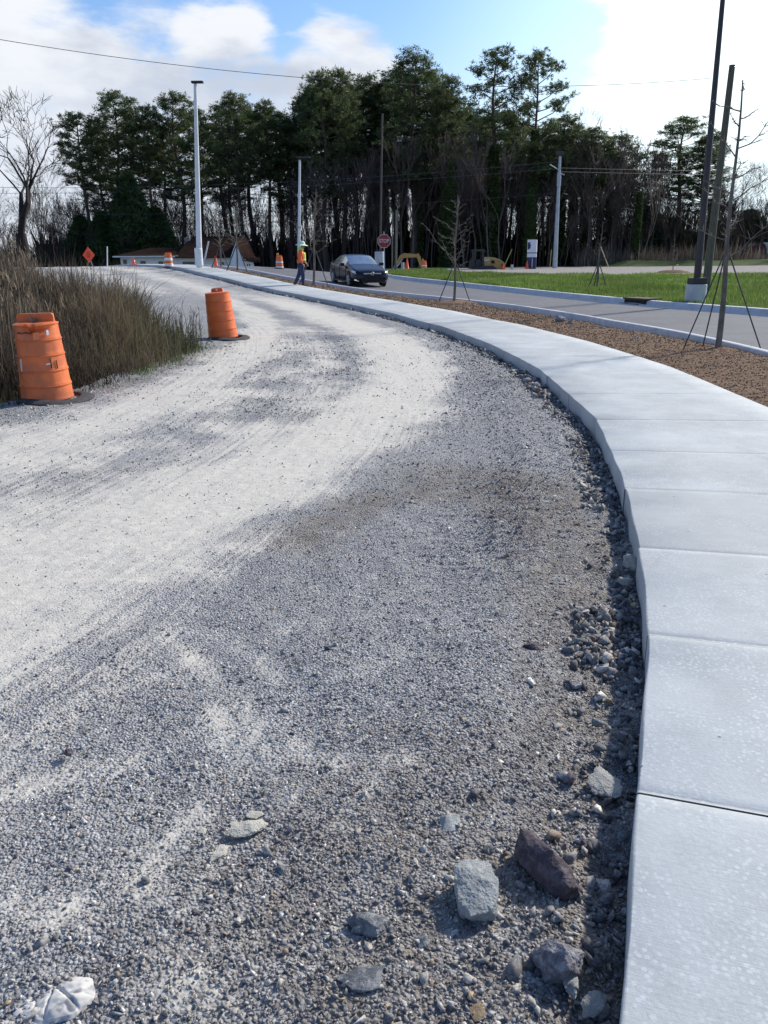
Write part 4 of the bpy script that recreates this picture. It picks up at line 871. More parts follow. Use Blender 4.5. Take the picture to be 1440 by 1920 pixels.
# big leafless tree far left and other bare trees in the open
big = bare_meshes(311, 15, col=(.035, .028, .026), r0=.62, depth=6, spread=.60, trunk=.24, up=.25, minr=.017, kids=(2, 3))
def open_bare(px, top, D, meshes, Hm, wx, label, rz=0, name='bare_tree'):
    b = dep(px, 500, D); z0 = float(gz(b[0], D)) - .1; return put_tree(name, meshes, (b[0], D, z0), dep(px, top, D)[2] - z0, Hm, label, wx=wx, rz=rz)
open_bare(44, 150, 72, big, 15, .95, 'large leafless spreading tree at the far left against the sky', 1.0)
for px, top, D, v, w, lb in [(80, 280, 84, 0, 1.0, 'smaller ragged bare tree just right of the big leafless tree'), (-10, 330, 88, 1, 1.1, 'bare tree cut by the left edge of the photo'), (112, 345, 90, 2, 1.2, 'low bare tree left of the leftmost pine'), (55, 380, 95, 3, 1.4, 'low tangled bare tree behind the big leafless trunk'), (140, 385, 92, 1, 1.3, 'low bare tree under the layered branches of the leftmost pine'),
    (1110, 235, 95, 3, .6, 'slim bare tree with pale upright twigs above the last pines'), (1075, 195, 96, 2, .55, 'slim bare tree beside the very tall sparse pine'), (1345, 320, 98, 0, 1.2, 'bare tree right of the wooden pole'), (1392, 300, 96, 1, 1.2, 'tall wispy bare tree near the right edge'), (1432, 298, 98, 2, 1.2, 'bare tree at the right edge behind the red shed'), (1378, 360, 104, 3, 1.5, 'low bushy bare tree behind the young staked tree'), (1160, 360, 92, 0, .8, 'leaning bare tree right of the wood edge'), (1245, 400, 100, 1, 1.3, 'low bare tree under the lone round pine')]:
    open_bare(px, top, D, BARES[v], 16, w, lb, rz=v + px * .01)
# dark evergreens in the left of the wood
def evergreen_mesh(seed, H=8, W=3.2):
    rng = np.random.default_rng(seed); n = 3600; z = rng.random(n) ** .8 * H; a = rng.uniform(0, 6.28, n); r = W * (1 - (z / H) ** 1.6) * (.6 + .5 * fbm(a * 1.1, z * .5, 3, seed) + .25 * rng.random(n)) + .1
    C = np.stack([r * np.cos(a), r * np.sin(a), z + .2], 1); base = np.array([(.035, .065, .028), (.055, .095, .038), (.08, .12, .045)]); c = base[rng.integers(0, 3, n)] * rng.uniform(.7, 1.3, (n, 1))
    V, Fc, cc = tufts(C, np.ones(n), rng, c, n=9, w=.09, L=.5); tv, tf = tubes_np([((0, 0, 0), (0, 0, H * .9), .2, .03)], 6)
    return mesh_only('trunk', tv, tf, bark_cols(len(tv), (.05, .04, .035), rng), M_BARK), mesh_only('crown', V, Fc, cc, M_LEAF)
EV = [evergreen_mesh(1), evergreen_mesh(2, 8, 2.6)]
for px, top, D, v, w, lb in [(255, 338, 88, 0, .95, 'dense dark green evergreen below the tall left pines'), (200, 405, 87, 1, 1.3, 'low dark evergreen behind the orange diamond sign'), (300, 398, 89, 1, 1.3, 'low dark evergreen above the chimney'), (160, 412, 90, 0, 1.2, 'low dark evergreen left of the orange diamond sign'),
    (1205, 395, 103, 1, 1.7, 'dark evergreen bush left of the black light pole'), (1395, 400, 108, 0, 2.0, 'broad dark evergreen behind the red shed')]:
    open_bare(px, top, D, EV[v], 8, w, lb, name='evergreen_tree', rz=px)
# thicket at the wood floor
rng = np.random.default_rng(21)
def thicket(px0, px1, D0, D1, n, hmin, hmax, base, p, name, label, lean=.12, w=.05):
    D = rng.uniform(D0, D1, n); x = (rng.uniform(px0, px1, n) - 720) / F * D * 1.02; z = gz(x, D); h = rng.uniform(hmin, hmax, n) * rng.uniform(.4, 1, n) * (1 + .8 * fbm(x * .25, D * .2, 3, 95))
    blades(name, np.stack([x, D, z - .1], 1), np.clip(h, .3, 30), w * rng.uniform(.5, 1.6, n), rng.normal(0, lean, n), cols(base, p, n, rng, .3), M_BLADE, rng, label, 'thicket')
SAP = [tubes_np(bare_segs(400 + i, 7, r0=.07, depth=4, spread=.35, trunk=.3, up=.7, minr=.014), 3) for i in range(6)]
def sapling_mass(px0, px1, D0, D1, n, hmin, hmax, base, p, name, label):
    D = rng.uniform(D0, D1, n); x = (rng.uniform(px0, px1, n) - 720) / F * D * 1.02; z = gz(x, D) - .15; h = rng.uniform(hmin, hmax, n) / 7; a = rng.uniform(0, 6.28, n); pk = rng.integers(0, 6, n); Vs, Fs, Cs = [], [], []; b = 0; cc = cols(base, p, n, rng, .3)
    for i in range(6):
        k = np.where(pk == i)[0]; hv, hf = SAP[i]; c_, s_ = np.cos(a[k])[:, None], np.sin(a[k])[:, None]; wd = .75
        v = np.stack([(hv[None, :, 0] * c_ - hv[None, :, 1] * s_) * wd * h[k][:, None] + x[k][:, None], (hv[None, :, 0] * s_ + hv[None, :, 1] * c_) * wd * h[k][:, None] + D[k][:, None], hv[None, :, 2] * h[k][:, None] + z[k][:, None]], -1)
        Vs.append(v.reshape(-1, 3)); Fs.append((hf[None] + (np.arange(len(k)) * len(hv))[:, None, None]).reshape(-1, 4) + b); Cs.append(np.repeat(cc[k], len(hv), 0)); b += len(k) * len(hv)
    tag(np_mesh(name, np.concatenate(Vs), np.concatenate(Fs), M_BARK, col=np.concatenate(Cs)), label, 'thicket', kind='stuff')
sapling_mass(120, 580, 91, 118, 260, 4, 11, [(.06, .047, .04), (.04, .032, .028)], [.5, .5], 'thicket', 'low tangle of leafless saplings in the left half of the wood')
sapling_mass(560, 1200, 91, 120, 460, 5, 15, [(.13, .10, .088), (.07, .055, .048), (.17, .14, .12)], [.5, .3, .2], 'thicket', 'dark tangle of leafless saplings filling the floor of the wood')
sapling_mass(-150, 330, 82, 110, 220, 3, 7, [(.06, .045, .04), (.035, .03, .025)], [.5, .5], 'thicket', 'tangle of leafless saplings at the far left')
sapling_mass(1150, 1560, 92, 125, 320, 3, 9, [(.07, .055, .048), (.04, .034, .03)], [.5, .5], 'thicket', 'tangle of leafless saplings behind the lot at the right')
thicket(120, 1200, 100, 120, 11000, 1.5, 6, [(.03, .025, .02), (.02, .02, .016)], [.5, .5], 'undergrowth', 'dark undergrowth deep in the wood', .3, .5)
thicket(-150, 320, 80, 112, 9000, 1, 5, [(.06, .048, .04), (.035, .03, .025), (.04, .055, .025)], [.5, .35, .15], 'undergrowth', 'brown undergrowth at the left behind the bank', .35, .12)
thicket(1060, 1560, 90.5, 98, 9000, 1.0, 3.0, [(.22, .17, .13), (.12, .095, .07), (.32, .26, .20), (.08, .09, .05)], [.4, .3, .2, .1], 'reeds', 'dry brown reeds and brush behind the gravel lot', .25, .06)
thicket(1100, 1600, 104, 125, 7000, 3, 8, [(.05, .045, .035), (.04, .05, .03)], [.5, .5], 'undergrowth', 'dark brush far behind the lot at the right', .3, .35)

# ------------------------------------------------------------------ young staked trees
def young_tree(px, py, top_px, top_py, label, seed, stakes=2, spread=1.0, trunk_r=.045, D=None, h0=.33, dens=26, cone=.25, strap=True, group=None, bark=(.17, .15, .125)):
    b = at(px, py) if D is None else dep(px, py, D); D = b[1]; z0 = b[2]; t = dep(top_px, top_py, D); H = t[2] - z0; lx = t[0] - b[0]
    o = thing('young_tree', label, 'tree', b, 0, group); rg = random.Random(seed); rng = np.random.default_rng(seed)
    P = [(lx * f ** 1.2 + .02 * math.sin(f * 9), 0.01 * math.sin(f * 7), H * f) for f in np.linspace(0, 1, 12)]
    tb = MB(); tb.tube(P, [trunk_r * (1 - .85 * i / 11) + .004 for i in range(12)], 8); m = tb.build('trunk', M_YBARK, o, smooth=True)
    segs = []
    for i in range(dens):
        f = h0 + (1 - h0) * (i + rg.random()) / dens * .95; a = i * 2.4 + rg.uniform(-.4, .4); k = min(int(f * 11), 10); g = f * 11 - k; p = np.array(P[k]) * (1 - g) + np.array(P[k + 1]) * g
        l = H * cone * (1.15 - f) * rg.uniform(.5, 1.15) * spread; q = p
        d = np.array([math.cos(a), math.sin(a), rg.uniform(.25, 1.0)])
        for s in range(4):
            d2 = d + rng.normal(0, .22, 3) + [0, 0, .05 * s]; q2 = q + d2 * l / 4; segs.append((q, q2, .010 * (1 - s / 5) + .003, .010 * (1 - (s + 1) / 5) + .003))
            for _ in range(4):
                aa = a + rg.choice([-1, 1]) * rg.uniform(.3, 1.4); ll = l * rg.uniform(.15, .38) * (1 - s * .15); e = q2 + np.array([math.cos(aa) * ll, math.sin(aa) * ll, rg.uniform(0, .6) * ll]); segs.append((q2, e, .005, .0022))
                aa += rg.uniform(-.8, .8); segs.append(((q2 + e) / 2, (q2 + e) / 2 + np.array([math.cos(aa), math.sin(aa), .4]) * ll * .4, .0035, .002))
            q = q2
    wid = max(1.0, D * .035); segs = [(a_, b_, ra * wid, rb * wid) for a_, b_, ra, rb in segs]
    v, f = tubes_np(segs, 3); np_mesh('crown', v, f, M_BARK, o, col=bark_cols(len(v), bark, rng))
    for i in range(stakes):
        a = {0: 3.3, 1: -.2, 2: 1.7}[i] if stakes < 4 else i * 1.57; Rr = H * .17; hh = H * .38; top = Vector((lx * .35 + math.cos(a) * .05, math.sin(a) * .05, hh)); foot = Vector((math.cos(a) * Rr, math.sin(a) * Rr * .8 - .1, -.05))
        k = MB(); k.tube([foot, foot + (top - foot) * 1.0], max(.012, .0006 * D), 6); k.build('guy_strap', M_BLACKSTRAP, o)
    return o
M_YBARK = pmat('young_bark', (.20, .175, .15), (.11, .095, .08), 9, .9, bmp=.3, stretch=(1, 1, .5)); M_BLACKSTRAP = pmat('black_strap', (.03, .03, .035), (.05, .05, .05), 5, .6)
young_tree(1345, 661, 1392, 150, 'tall young leafless tree with guy straps at the right edge of the mulch bed', 1, 3, 1.0, .05, h0=.36, dens=16, cone=.34)
young_tree(851, 571, 858, 365, 'young feathery tree with two guy straps in the mulch bed right of the car', 2, 2, 1.15, .045, h0=.30, dens=22, cone=.30)
young_tree(588, 536, 592, 355, 'young tree directly right of the walking worker', 3, 2, 1.2, .06, h0=.33, dens=26, cone=.28)
young_tree(445, 507, 443, 385, 'young tree in front of the white gable of the house', 4, 2, 1.2, .055, D=44.5, h0=.33, dens=24, cone=.30)
young_tree(414, 500, 411, 400, 'young slim tree left of the white gable of the house', 5, 2, 1.0, .045, D=46, h0=.33, dens=20, cone=.26)
young_tree(1118, 546, 1130, 415, 'young bare tree with guy straps on the green grass', 6, 3, 1.1, .045, h0=.42, dens=14, cone=.25, bark=(.10, .085, .07))
young_tree(1261, 511, 1265, 440, 'little bare sapling in a mulch ring on the gravel lot', 7, 0, .8, .035, h0=.3, dens=8, cone=.2)
b = at(1262, 512); mr = MB(); mr.lathe([(0.01, .22), (.5, .2), (.95, .12), (1.25, -.05)], 24, b); tag(mr.build('mulch_ring', M_BED, smooth=True), 'brown mulch ring around the little sapling on the lot', 'mulch')
b = at(851, 572); mr = MB(); mr.lathe([(0.01, .14), (.5, .16), (.75, .12), (1.0, -.05)], 28, (b[0], b[1], b[2] - .03)); o = mr.build('mulch_mound', M_BED, smooth=True)
for v in o.data.vertices: v.co.z += .03 * mnoise.noise(v.co * 3)
tag(o, 'low mulch mound around the foot of the feathery young tree', 'mulch')

# ------------------------------------------------------------------ poles and wires
def pole_thing(name, label, px, py, tpx, tpy, r0, r1, mat, D=None, cat='pole', n=14, dz=0):
    b = at(px, py) if D is None else dep(px, py, D); D = b[1]; t = dep(tpx, tpy, D); o = thing(name, label, cat, (b[0], b[1], b[2] + dz))
    H = t[2] - b[2] - dz; lx = t[0] - b[0]; k = MB(); k.tube([(0, 0, -.1), (lx * .5, 0, H * .5), (lx, 0, H)], [r0, (r0 + r1) / 2, r1], n); k.build('pole', mat, o, smooth=True); return o, H, lx, D
o, H, lx, D = pole_thing('street_lamp', 'tall white tapered street lamp pole beside the far sidewalk', 374, 498, 366, 158, .165, .085, M_WHITE, D=47, cat='street lamp')
k = MB(); k.lathe([(.22, 0), (.22, .9), (.17, .95)], 16); k.build('base', M_WHITE, o, smooth=True)
k = MB(); k.box((lx + .12, 0, H + .10), (.62, .28, .10)); k.build('lamp_head', M_BLACK, o, bevel=.02); k = MB(); k.tube([(lx, 0, H - .4), (lx, 0, H + .1)], .07, 8); k.build('bracket', M_BLACK, o)
o, H, lx, D = pole_thing('street_lamp', 'shorter white lamp pole rising right behind the worker', 560, 512, 562, 300, .115, .075, M_WHITE, D=62, cat='street lamp')
k = MB(); k.box((lx + .25, 0, H + .16), (.95, .35, .11)); k.build('lamp_head', M_BLACK, o, bevel=.02); k = MB(); k.tube([(lx, 0, H - .2), (lx, 0, H + .12)], .05, 8); k.build('bracket', M_BLACK, o)
o, H, lx, D = pole_thing('light_pole', 'thin dark light pole on a concrete footing behind the stop sign', 712, 515, 717, 213, .062, .05, pmat('brown_painted_steel', (.10, .075, .075)), D=54, cat='light pole')
b = dep(712, 515, 54); k = MB(); k.lathe([(.31, -.1), (.31, 1.38), (.29, 1.42)], 20); k.build('concrete_footing', M_WCONC, o, smooth=True); k = MB(); k.box((0, 0, 1.46), (.32, .32, .08)); k.build('base_plate', M_BLACK, o)
# black light pole on concrete base, right
b = at(1302, 573); D = b[1]; o = thing('light_pole', 'black light pole on a round concrete base, running out of the top of the photo', 'light pole', b)
hb_ = dep(1302, 533, D)[2] - b[2]; k = MB(); k.lathe([(.32, -.2), (.32, hb_ - .02), (.30, hb_)], 28); k.build('concrete_base', M_WCONC, o, smooth=True)
k = MB(); k.box((0, 0, hb_ + .10), (.46, .46, .20)); k.build('base_cover', M_BLACK, o, bevel=.02)
t = dep(1355, 0, D); H = (t[2] - b[2]) * 1.15; lx = (t[0] - b[0]) * 1.15 ; k = MB(); k.tube([(0, 0, hb_ + .15), (lx, 0, H)], [.115, .062], 18); k.build('pole', M_BLACK, o, smooth=True)
k = MB(); k.box((lx + .3, 0, H), (.9, .4, .12)); k.build('lamp_head', M_BLACK, o)
o, H, lx, D = pole_thing('wooden_pole', 'weathered wooden utility pole with no wires right of the black light pole', 1322, 552, 1373, 122, .16, .105, M_WOOD, cat='utility pole', dz=-.1)
o, H, lx, D = pole_thing('utility_pole', 'grey steel utility pole carrying the wires in front of the wood', 1040, 504, 1050, 293, .235, .12, M_GALV, D=80, cat='utility pole')
k = MB(); k.lathe([(.2, H * .74), (.2, H * .8), (.2, H * .86)], 14, (lx * .8, 0, 0)); k.build('sleeve', M_GALV, o, smooth=True)
k = MB(); k.tube([(lx, 0, H * .88), (lx - .9, 0, H * .93)], .05, 6); k.tube([(lx, 0, H * .86), (lx + .5, 0, H * .84)], .06, 6); k.build('bracket_arm', M_GALV, o)
k = MB(); k.box((lx - .05, 0, H + .22), (.75, .3, .32)); k.build('lamp_head', M_BLACK, o, bevel=.04)
for px, tp, lb in [(735, 397, 'thin weathered wooden pole right of the stop sign, the left of two'), (742, 394, 'weathered wooden pole right of the stop sign, the right and thicker of two')]:
    pole_thing('wooden_pole', lb, px, 512, px + 1, tp, .10 if px == 742 else .06, .08 if px == 742 else .05, pmat('grey_pole_wood', (.20, .185, .16), (.14, .13, .11), 5, .9), D=66, cat='pole')
o, *_ = pole_thing('marker_post', 'thin white marker post beside the orange diamond sign', 201, 498, 201, 462, .035, .035, M_WHITE, D=49, cat='post', n=8)
for px, y0, y1, D, lb in [(755, 508, 492, 66, 'stubby grey concrete post left of the orange cone by the excavator'), (960, 507, 496, 76, 'stubby white post right of the yellow loader'), (1333, 505, 499, 78, 'small yellow post on the edge of the lot'), (1038, 512, 494, 84, 'low grey post beside the foot of the steel pole')][:3]:
    pole_thing('bollard', lb, px, y0, px, y1, .13 if px == 755 else .12, .12, M_WCONC if px < 1300 else pmat('yellow_paint', (.75, .55, .1)), D=D, cat='bollard', n=12)
def wire(label, pts, r=.014, name='overhead_wire', group=None):
    k = MB(); P = []; n = 40
    P0, P1 = Vector(pts[0]), Vector(pts[-1])
    if len(pts) == 3: f = (pts[1][0] - P0.x) / (P1.x - P0.x); sag = ((P0.z + (P1.z - P0.z) * f) - pts[1][2]) / (4 * f * (1 - f))
    else: sag = (P1 - P0).length * .008
    for i in range(n + 1): t = i / n; q = P0.lerp(P1, t); q.z -= 4 * sag * t * (1 - t); P.append(q)
    k.tube(P, r, 5); return tag(k.build(name, M_WIRE), label, 'wire', group)
wire('long dark cable sagging across the sky above the trees', [dep(-60, 64, 48), dep(590, 151, 53.8), dep(1330, 147, 61)], .017)
for i, (a, b_, c_) in enumerate([((-80, 350), (560, 341), (1046, 303)), ((-80, 362), (560, 350), (1046, 316))]):
    wire('grey power line strung from the steel pole towards the left, the %s of the pair' % ('upper', 'lower')[i], [dep(*a, 90), dep(*b_, 84.6), dep(*c_, 80)], .020)
wire('upper grey power line from the steel pole to the right edge', [dep(1052, 315, 80), dep(1250, 320, 84), dep(1640, 322, 92)], .018)
wire('lower grey power line from the steel pole to the right edge', [dep(1052, 322, 80), dep(1250, 327, 84), dep(1640, 329, 92)], .018)
wire('faint thin wire crossing low before the wood', [dep(-80, 402, 88), dep(500, 395, 84), dep(1045, 362, 80.3)], .012)

# ------------------------------------------------------------------ house behind the crest
M_ROOF = pmat('brown_shingles', (.024, .015, .013), (.034, .022, .018), 2.5, 1, bmp=.3, spec=0); M_SIDING = pmat('white_clapboard', (.82, .84, .86), (.76, .78, .80), 3, .6)
D = 74; zb = -.75
def hp(px, py, d=0): q = dep(px, py, D + d); return q
def quadmesh(name, P, mat, parent, th=.06):
    c = parent.location; P = [Vector(p) - c for p in P]; n = (P[1] - P[0]).cross(P[2] - P[0]).normalized() * th
    k = MB(); m = len(P); k.add([p for p in P] + [p - n for p in P], [tuple(range(m)), tuple(range(2 * m - 1, m - 1, -1))] + [(i, (i + 1) % m, m + (i + 1) % m, m + i) for i in range(m)]); return k.build(name, mat, parent)
ho = thing('house', 'long white house with brown shingle roofs and a steep white gable below the wood', 'house', (hp(350, 480)[0], D, zb))
def X_(px): return (dep(px, 480, D)[0])
def Z_(py, d=0): return dep(300, py, D + d)[2]
xL, xM, xR, xE = X_(225), X_(336), X_(452), X_(476)
quadmesh('wall', [(xL, D, zb), (xM, D, zb), (xM, D, Z_(477)), (xL, D, Z_(477))], M_SIDING, ho, .2)
quadmesh('wall', [(xM, D - .3, zb), (X_(436), D - .3, zb), (X_(436), D - .3, Z_(484)), (xM, D - .3, Z_(484))], M_SIDING, ho, .2)
quadmesh('roof', [(xL - .5, D - .5, Z_(479)), (xM, D - .5, Z_(479)), (xM, D + 3.5, Z_(468) + .2), (X_(262), D + 3.5, Z_(468) + .2)], M_ROOF, ho)
quadmesh('fascia', [(xL - .5, D - .52, Z_(482)), (xM, D - .52, Z_(482)), (xM, D - .52, Z_(479.5)), (xL - .5, D - .52, Z_(479.5))], M_WHITE, ho, .05)
zr_ = Z_(451) + .35
quadmesh('roof', [(X_(331), D - .8, Z_(483)), (X_(434), D - .8, Z_(483)), (X_(444), D + 4, zr_), (X_(340), D + 4, zr_)], M_ROOF, ho)
quadmesh('roof', [(X_(444), D + 4, zr_), (X_(340), D + 4, zr_), (X_(335), D + 8.5, Z_(483)), (X_(440), D + 8.5, Z_(483))], M_ROOF, ho)
quadmesh('gable', [(X_(434), D - .6, zb), (X_(458), D - .6, zb), (X_(458), D - .6, Z_(485)), (X_(446), D - .6, Z_(455)), (X_(434), D - .6, Z_(485))], M_SIDING, ho, .2)
quadmesh('roof', [(X_(446), D - .7, Z_(453)), (X_(460), D - .7, Z_(487)), (X_(464), D + 5, Z_(483)), (X_(447), D + 5, zr_)], M_ROOF, ho)
quadmesh('rake_trim', [(X_(384), D - .95, Z_(493)), (X_(387), D - .95, Z_(493)), (X_(398), D - .9, Z_(453)), (X_(395.5), D - .9, Z_(453))], M_WHITE, ho, .1)
quadmesh('wall', [(X_(456), D - .5, zb), (xE, D - .5, zb), (xE, D - .5, Z_(493)), (X_(456), D - .5, Z_(487))], M_SIDING, ho, .2)
quadmesh('roof', [(X_(456), D - .7, Z_(488)), (xE + .3, D - .7, Z_(493)), (xE, D + 4, Z_(487)), (X_(456), D + 4, Z_(477))], M_ROOF, ho)
k = MB(); k.box((X_(337.5) - ho.location.x, 3.4, (Z_(444) - zb) / 2), (.5, .6, Z_(444) - zb)); k.build('chimney', pmat('stone_chimney', (.15, .14, .13), (.28, .27, .25), 4, .9, bmp=.4), ho)
M_GLASS = pmat('dark_window_glass', (.02, .025, .03), (.03, .035, .04), 3, .12, spec=.8)
for a, b_, t_, q in [(262, 272, 489, 496), (296, 305, 490, 496), (307, 316, 490, 496), (344, 366, 491, 496), (415, 421, 492, 497), (464, 466, 496, 500), (468, 470, 496, 500), (230, 237, 486, 494)]:
    d0 = D - .03 if b_ < 330 else D - .54
    if b_ > 460: d0 = D - .54
    w_ = quadmesh('window', [(X_(a), d0, Z_(q)), (X_(b_), d0, Z_(q)), (X_(b_), d0, Z_(t_)), (X_(a), d0, Z_(t_))], M_GLASS, ho, .04)
# shed at the right
b = dep(1430, 505, 95); M_SRED = pmat('dark_red_boards', (.10, .022, .02), (.075, .018, .016), 3, .7); M_TIN = pmat('pale_metal_roof', (.42, .43, .44), (.34, .35, .36), 4, .5)
so2 = thing('shed', 'small dark red barn shaped shed with pale roof at the right edge', 'shed', (dep(1413, 505, 95)[0], 95, .95), 0)
k = MB(); gp = [(0, 0), (1.25, 0), (1.25, 1.25), (1.0, 1.75), (.62, 2.0), (.25, 1.75), (0, 1.25)]; k.prism(gp, 0, 4.0, 'y'); k.build('wall', M_SRED, so2)
k = MB(); k.box((3.2, -.02 + 2, .62), (3.9, 3.9, 1.25)); k.build('side_wall', M_SRED, so2)
k = MB(); k.prism([(.98, 1.8), (1.2, 1.25), (5.2, 1.25), (5.2, 1.85), (4.9, 2.05), (.62, 2.07)], -.12, 4.1, 'y'); k.build('roof', M_TIN, so2)
k = MB(); k.prism([(.42, 0), (.85, 0), (.85, 1.25), (.42, 1.25)], -.05, -.01, 'y'); k.build('door', pmat('faded_red_door', (.16, .07, .06)), so2)
for x_ in (1.27, 3.0): k = MB(); k.box((x_, -.08, .62), (.10, .08, 1.25)); k.build('corner_post', M_WHITE, so2)
# ------------------------------------------------------------------ traffic barrels and cones
def barrel(loc, label, tilt=(0, 0), rz=0, stripes=False, damaged=False, wide_handle=True, base_off=(0, 0), lamp=False, s=1.0, body_mat=None):
    o = thing('traffic_barrel', label, 'traffic barrel', loc, 0); o.scale = (s, s, s)
    holder = Matrix.Rotation(tilt[0], 3, 'Y') @ Matrix.Rotation(tilt[1], 3, 'X') @ Matrix.Rotation(rz, 3, 'Z')
    tiers = 5; n = 72; rows = []
    for t in range(tiers):
        z0, z1 = .03 + t * .178, .03 + (t + 1) * .178; r0 = .302 - t * .0115; r1 = r0 - .011
        rows += [(r0, z0), (r0 + .001, z0 + .012)]
        rows += [(r0 - .002 - (r0 - r1) * q, z0 + .178 * q) for q in (.15, .3, .45, .6, .75, .88)] + [(r1 + .008, z1 - .014), (r1 + .009, z1 - .003)]
    rows += [(.232, .925), (.215, .932), (.06, .936)]
    def dent(v, k):
        x, y, z = v
        if damaged:
            a = math.atan2(x, -y)
            f = math.exp(-((z - .875) / .05) ** 2) * math.exp(-((a - .15) / .62) ** 2); nz = mnoise.noise(Vector((a * 5, z * 26, 2)))
            q = 1 - .30 * f - .24 * f * nz
            for a0, z0, aw, zw, d in ((-.75, .2, .10, .30, .03), (-.35, .12, .12, .14, .03), (.55, .30, .06, .12, .02), (.9, .6, .25, .2, .03), (-1.1, .5, .3, .3, .03)): q -= d * math.exp(-((a - a0 - (z - z0) * -.5) / aw) ** 2) * math.exp(-((z - z0) / zw) ** 2)
            x *= q; y *= q; z -= .035 * f + .01 * nz * f
        else:
            a = math.atan2(x, -y); q = 1 + .010 * math.sin(2 * a + z * 3) - .02 * math.exp(-((a + .2) / .3) ** 2) * (.5 + .5 * math.sin(z * 5)); x *= q; y *= q
        return (x, y, z)
    k = MB(); k.lathe(rows, n); k.v = [tuple(holder @ Vector(dent(v, 0))) for v in k.v]
    bo_ = k.build('body', body_mat or (M_ORANGE_OLD if damaged else M_ORANGE), o, smooth=True)
    # handle plate on top
    w, h = (.215, .105) if wide_handle else (.115, .085); pts = [(-w, 0), (w, 0), (w, h * .55)] + [(w - .035 + .035 * math.cos(a), h - .035 + .035 * math.sin(a)) for a in (0, .5, 1.05, 1.57)] + [(-w + .035 + .035 * math.cos(a), h - .035 + .035 * math.sin(a)) for a in (1.57, 2.1, 2.64, 3.14)] + [(-w, h * .55)]
    k = MB(); k.prism(pts, -.02, .02, 'y'); k.v = [tuple(holder @ Vector((x, y + .02, z + .925))) for x, y, z in k.v]; k.build('handle', body_mat or (M_ORANGE_OLD if damaged else M_ORANGE), o, bevel=.005)
    if not wide_handle:
        k = MB(); k.lathe([(.022, -.003), (.022, .003)], 14, M=Matrix.Rotation(math.pi / 2, 3, 'X')); k.v = [tuple(holder @ Vector((x, y - .003, z + .975))) for x, y, z in k.v]; k.build('handle_hole', M_SHEET, o)
    k = MB(); m = 40; ring = [(.43, .0), (.44, .02), (.40, .045), (.33, .055), (.29, .05), (.27, .0)]
    k.lathe(ring, m); k.v = [(x * (1 + .02 * math.sin(3 * math.atan2(y, x))) + base_off[0], y + base_off[1], z + .012 * math.sin(2 * math.atan2(y, x))) for x, y, z in k.v]; k.build('rubber_base', M_RUBBER, o, smooth=True)
    if stripes:
        for z0, z1, m_ in ((.07, .20, M_SHEET), (.25, .38, M_ORTAPE), (.43, .56, M_SHEET), (.61, .74, M_ORTAPE)) if stripes == 2 else ((.10, .28, M_SHEET), (.48, .66, M_SHEET)):
            k = MB(); r = lambda z: .312 - (z - .03) * .066; k.lathe([(r(z0), z0), (r(z1), z1)], 40, cap=False); k.v = [tuple(holder @ Vector(v)) for v in k.v]; k.build('reflective_band', m_, o, smooth=True)
    if lamp:
        k = MB(); k.lathe([(.02, -.03), (.10, -.03), (.10, .03), (.02, .03)], 18, (-.12, 0, 1.10), M=Matrix.Rotation(math.pi / 2, 3, 'X')); k.build('warning_lamp', pmat('amber_lens', (.75, .35, .08)), o, smooth=True)
        k = MB(); k.box((-.12, 0, .97), (.14, .08, .10)); k.build('lamp_battery', M_ORTAPE, o)
    if damaged:
        def on(a, z, dr): r = .304 - (z - .03) * .064 + dr; return Vector((math.sin(a) * r, -math.cos(a) * r, z))
        for nm, a, z0, z1, wd, mt in (('torn_tape', -.62, .39, .535, .022, M_SHEET), ('slit', .70, .41, .53, .012, M_DARK), ('slit', .96, .40, .50, .010, M_DARK), ('torn_tape', .58, .455, .475, .06, M_SHEET), ('torn_tape', .80, .79, .85, .035, M_SHEET), ('slit', -.30, .815, .835, .22, M_DARK), ('torn_flap', .28, .745, .83, .09, M_ORTAPE)):
            k = MB(); hw = wd / .3 / 2; dz = .012 if nm != 'torn_flap' else .035
            if nm == 'slit' and wd > .1: P = [on(a - hw, z1 + .012, -.012), on(a + hw, z0 + .01, -.03), on(a + hw * .9, z1 + .005, -.03), on(a, z1 + .002, -.022), on(a - hw, z1 + .018, -.012)]; P = [on(a + (j / 8 - .5) * 2 * hw, (z0 + z1) / 2 + .008 * math.sin(j * 1.7), .004 - .05 * math.exp(-((a + (j / 8 - .5) * 2 * hw - .15) / .6) ** 2)) for j in range(9)]; k.tube(P, .006, 6)
            else: k.add([on(a - hw, z0, dz * .4), on(a + hw * .8, z0 + .004, dz * .5), on(a + hw, z1, dz * .3), on(a - hw * .7, z1 - .003, dz * .35), on(a - hw, z0, dz * .2 - .006), on(a + hw * .8, z0 + .004, dz * .3 - .006), on(a + hw, z1, dz * .1 - .006), on(a - hw * .7, z1 - .003, dz * .1 - .006)], [(0, 1, 2, 3), (7, 6, 5, 4), (0, 4, 5, 1), (1, 5, 6, 2), (2, 6, 7, 3), (3, 7, 4, 0)])
            k.v = [tuple(holder @ Vector(v)) for v in k.v]; k.build(nm, mt, o)
        k = MB(); rg = random.Random(3)
        for _ in range(16): k.box((rg.gauss(-.0, .035), rg.uniform(-.04, -.005), .955 + rg.gauss(0, .018)), (.03, .008, .014), M=Matrix.Rotation(rg.uniform(0, 3), 3, 'Y'))
        k.v = [tuple(holder @ Vector(v)) for v in k.v]; k.build('stuck_leaves', pmat('dead_leaf', (.10, .05, .03), (.4, .33, .25), 30), o)
    return o
b = at(86, 752); barrel((b[0] - .02, b[1] + .12, b[2] - .01), 'big battered orange traffic barrel with torn top, nearest at the left', tilt=(-.022, .02), damaged=True, base_off=(.10, .0), rz=.05)
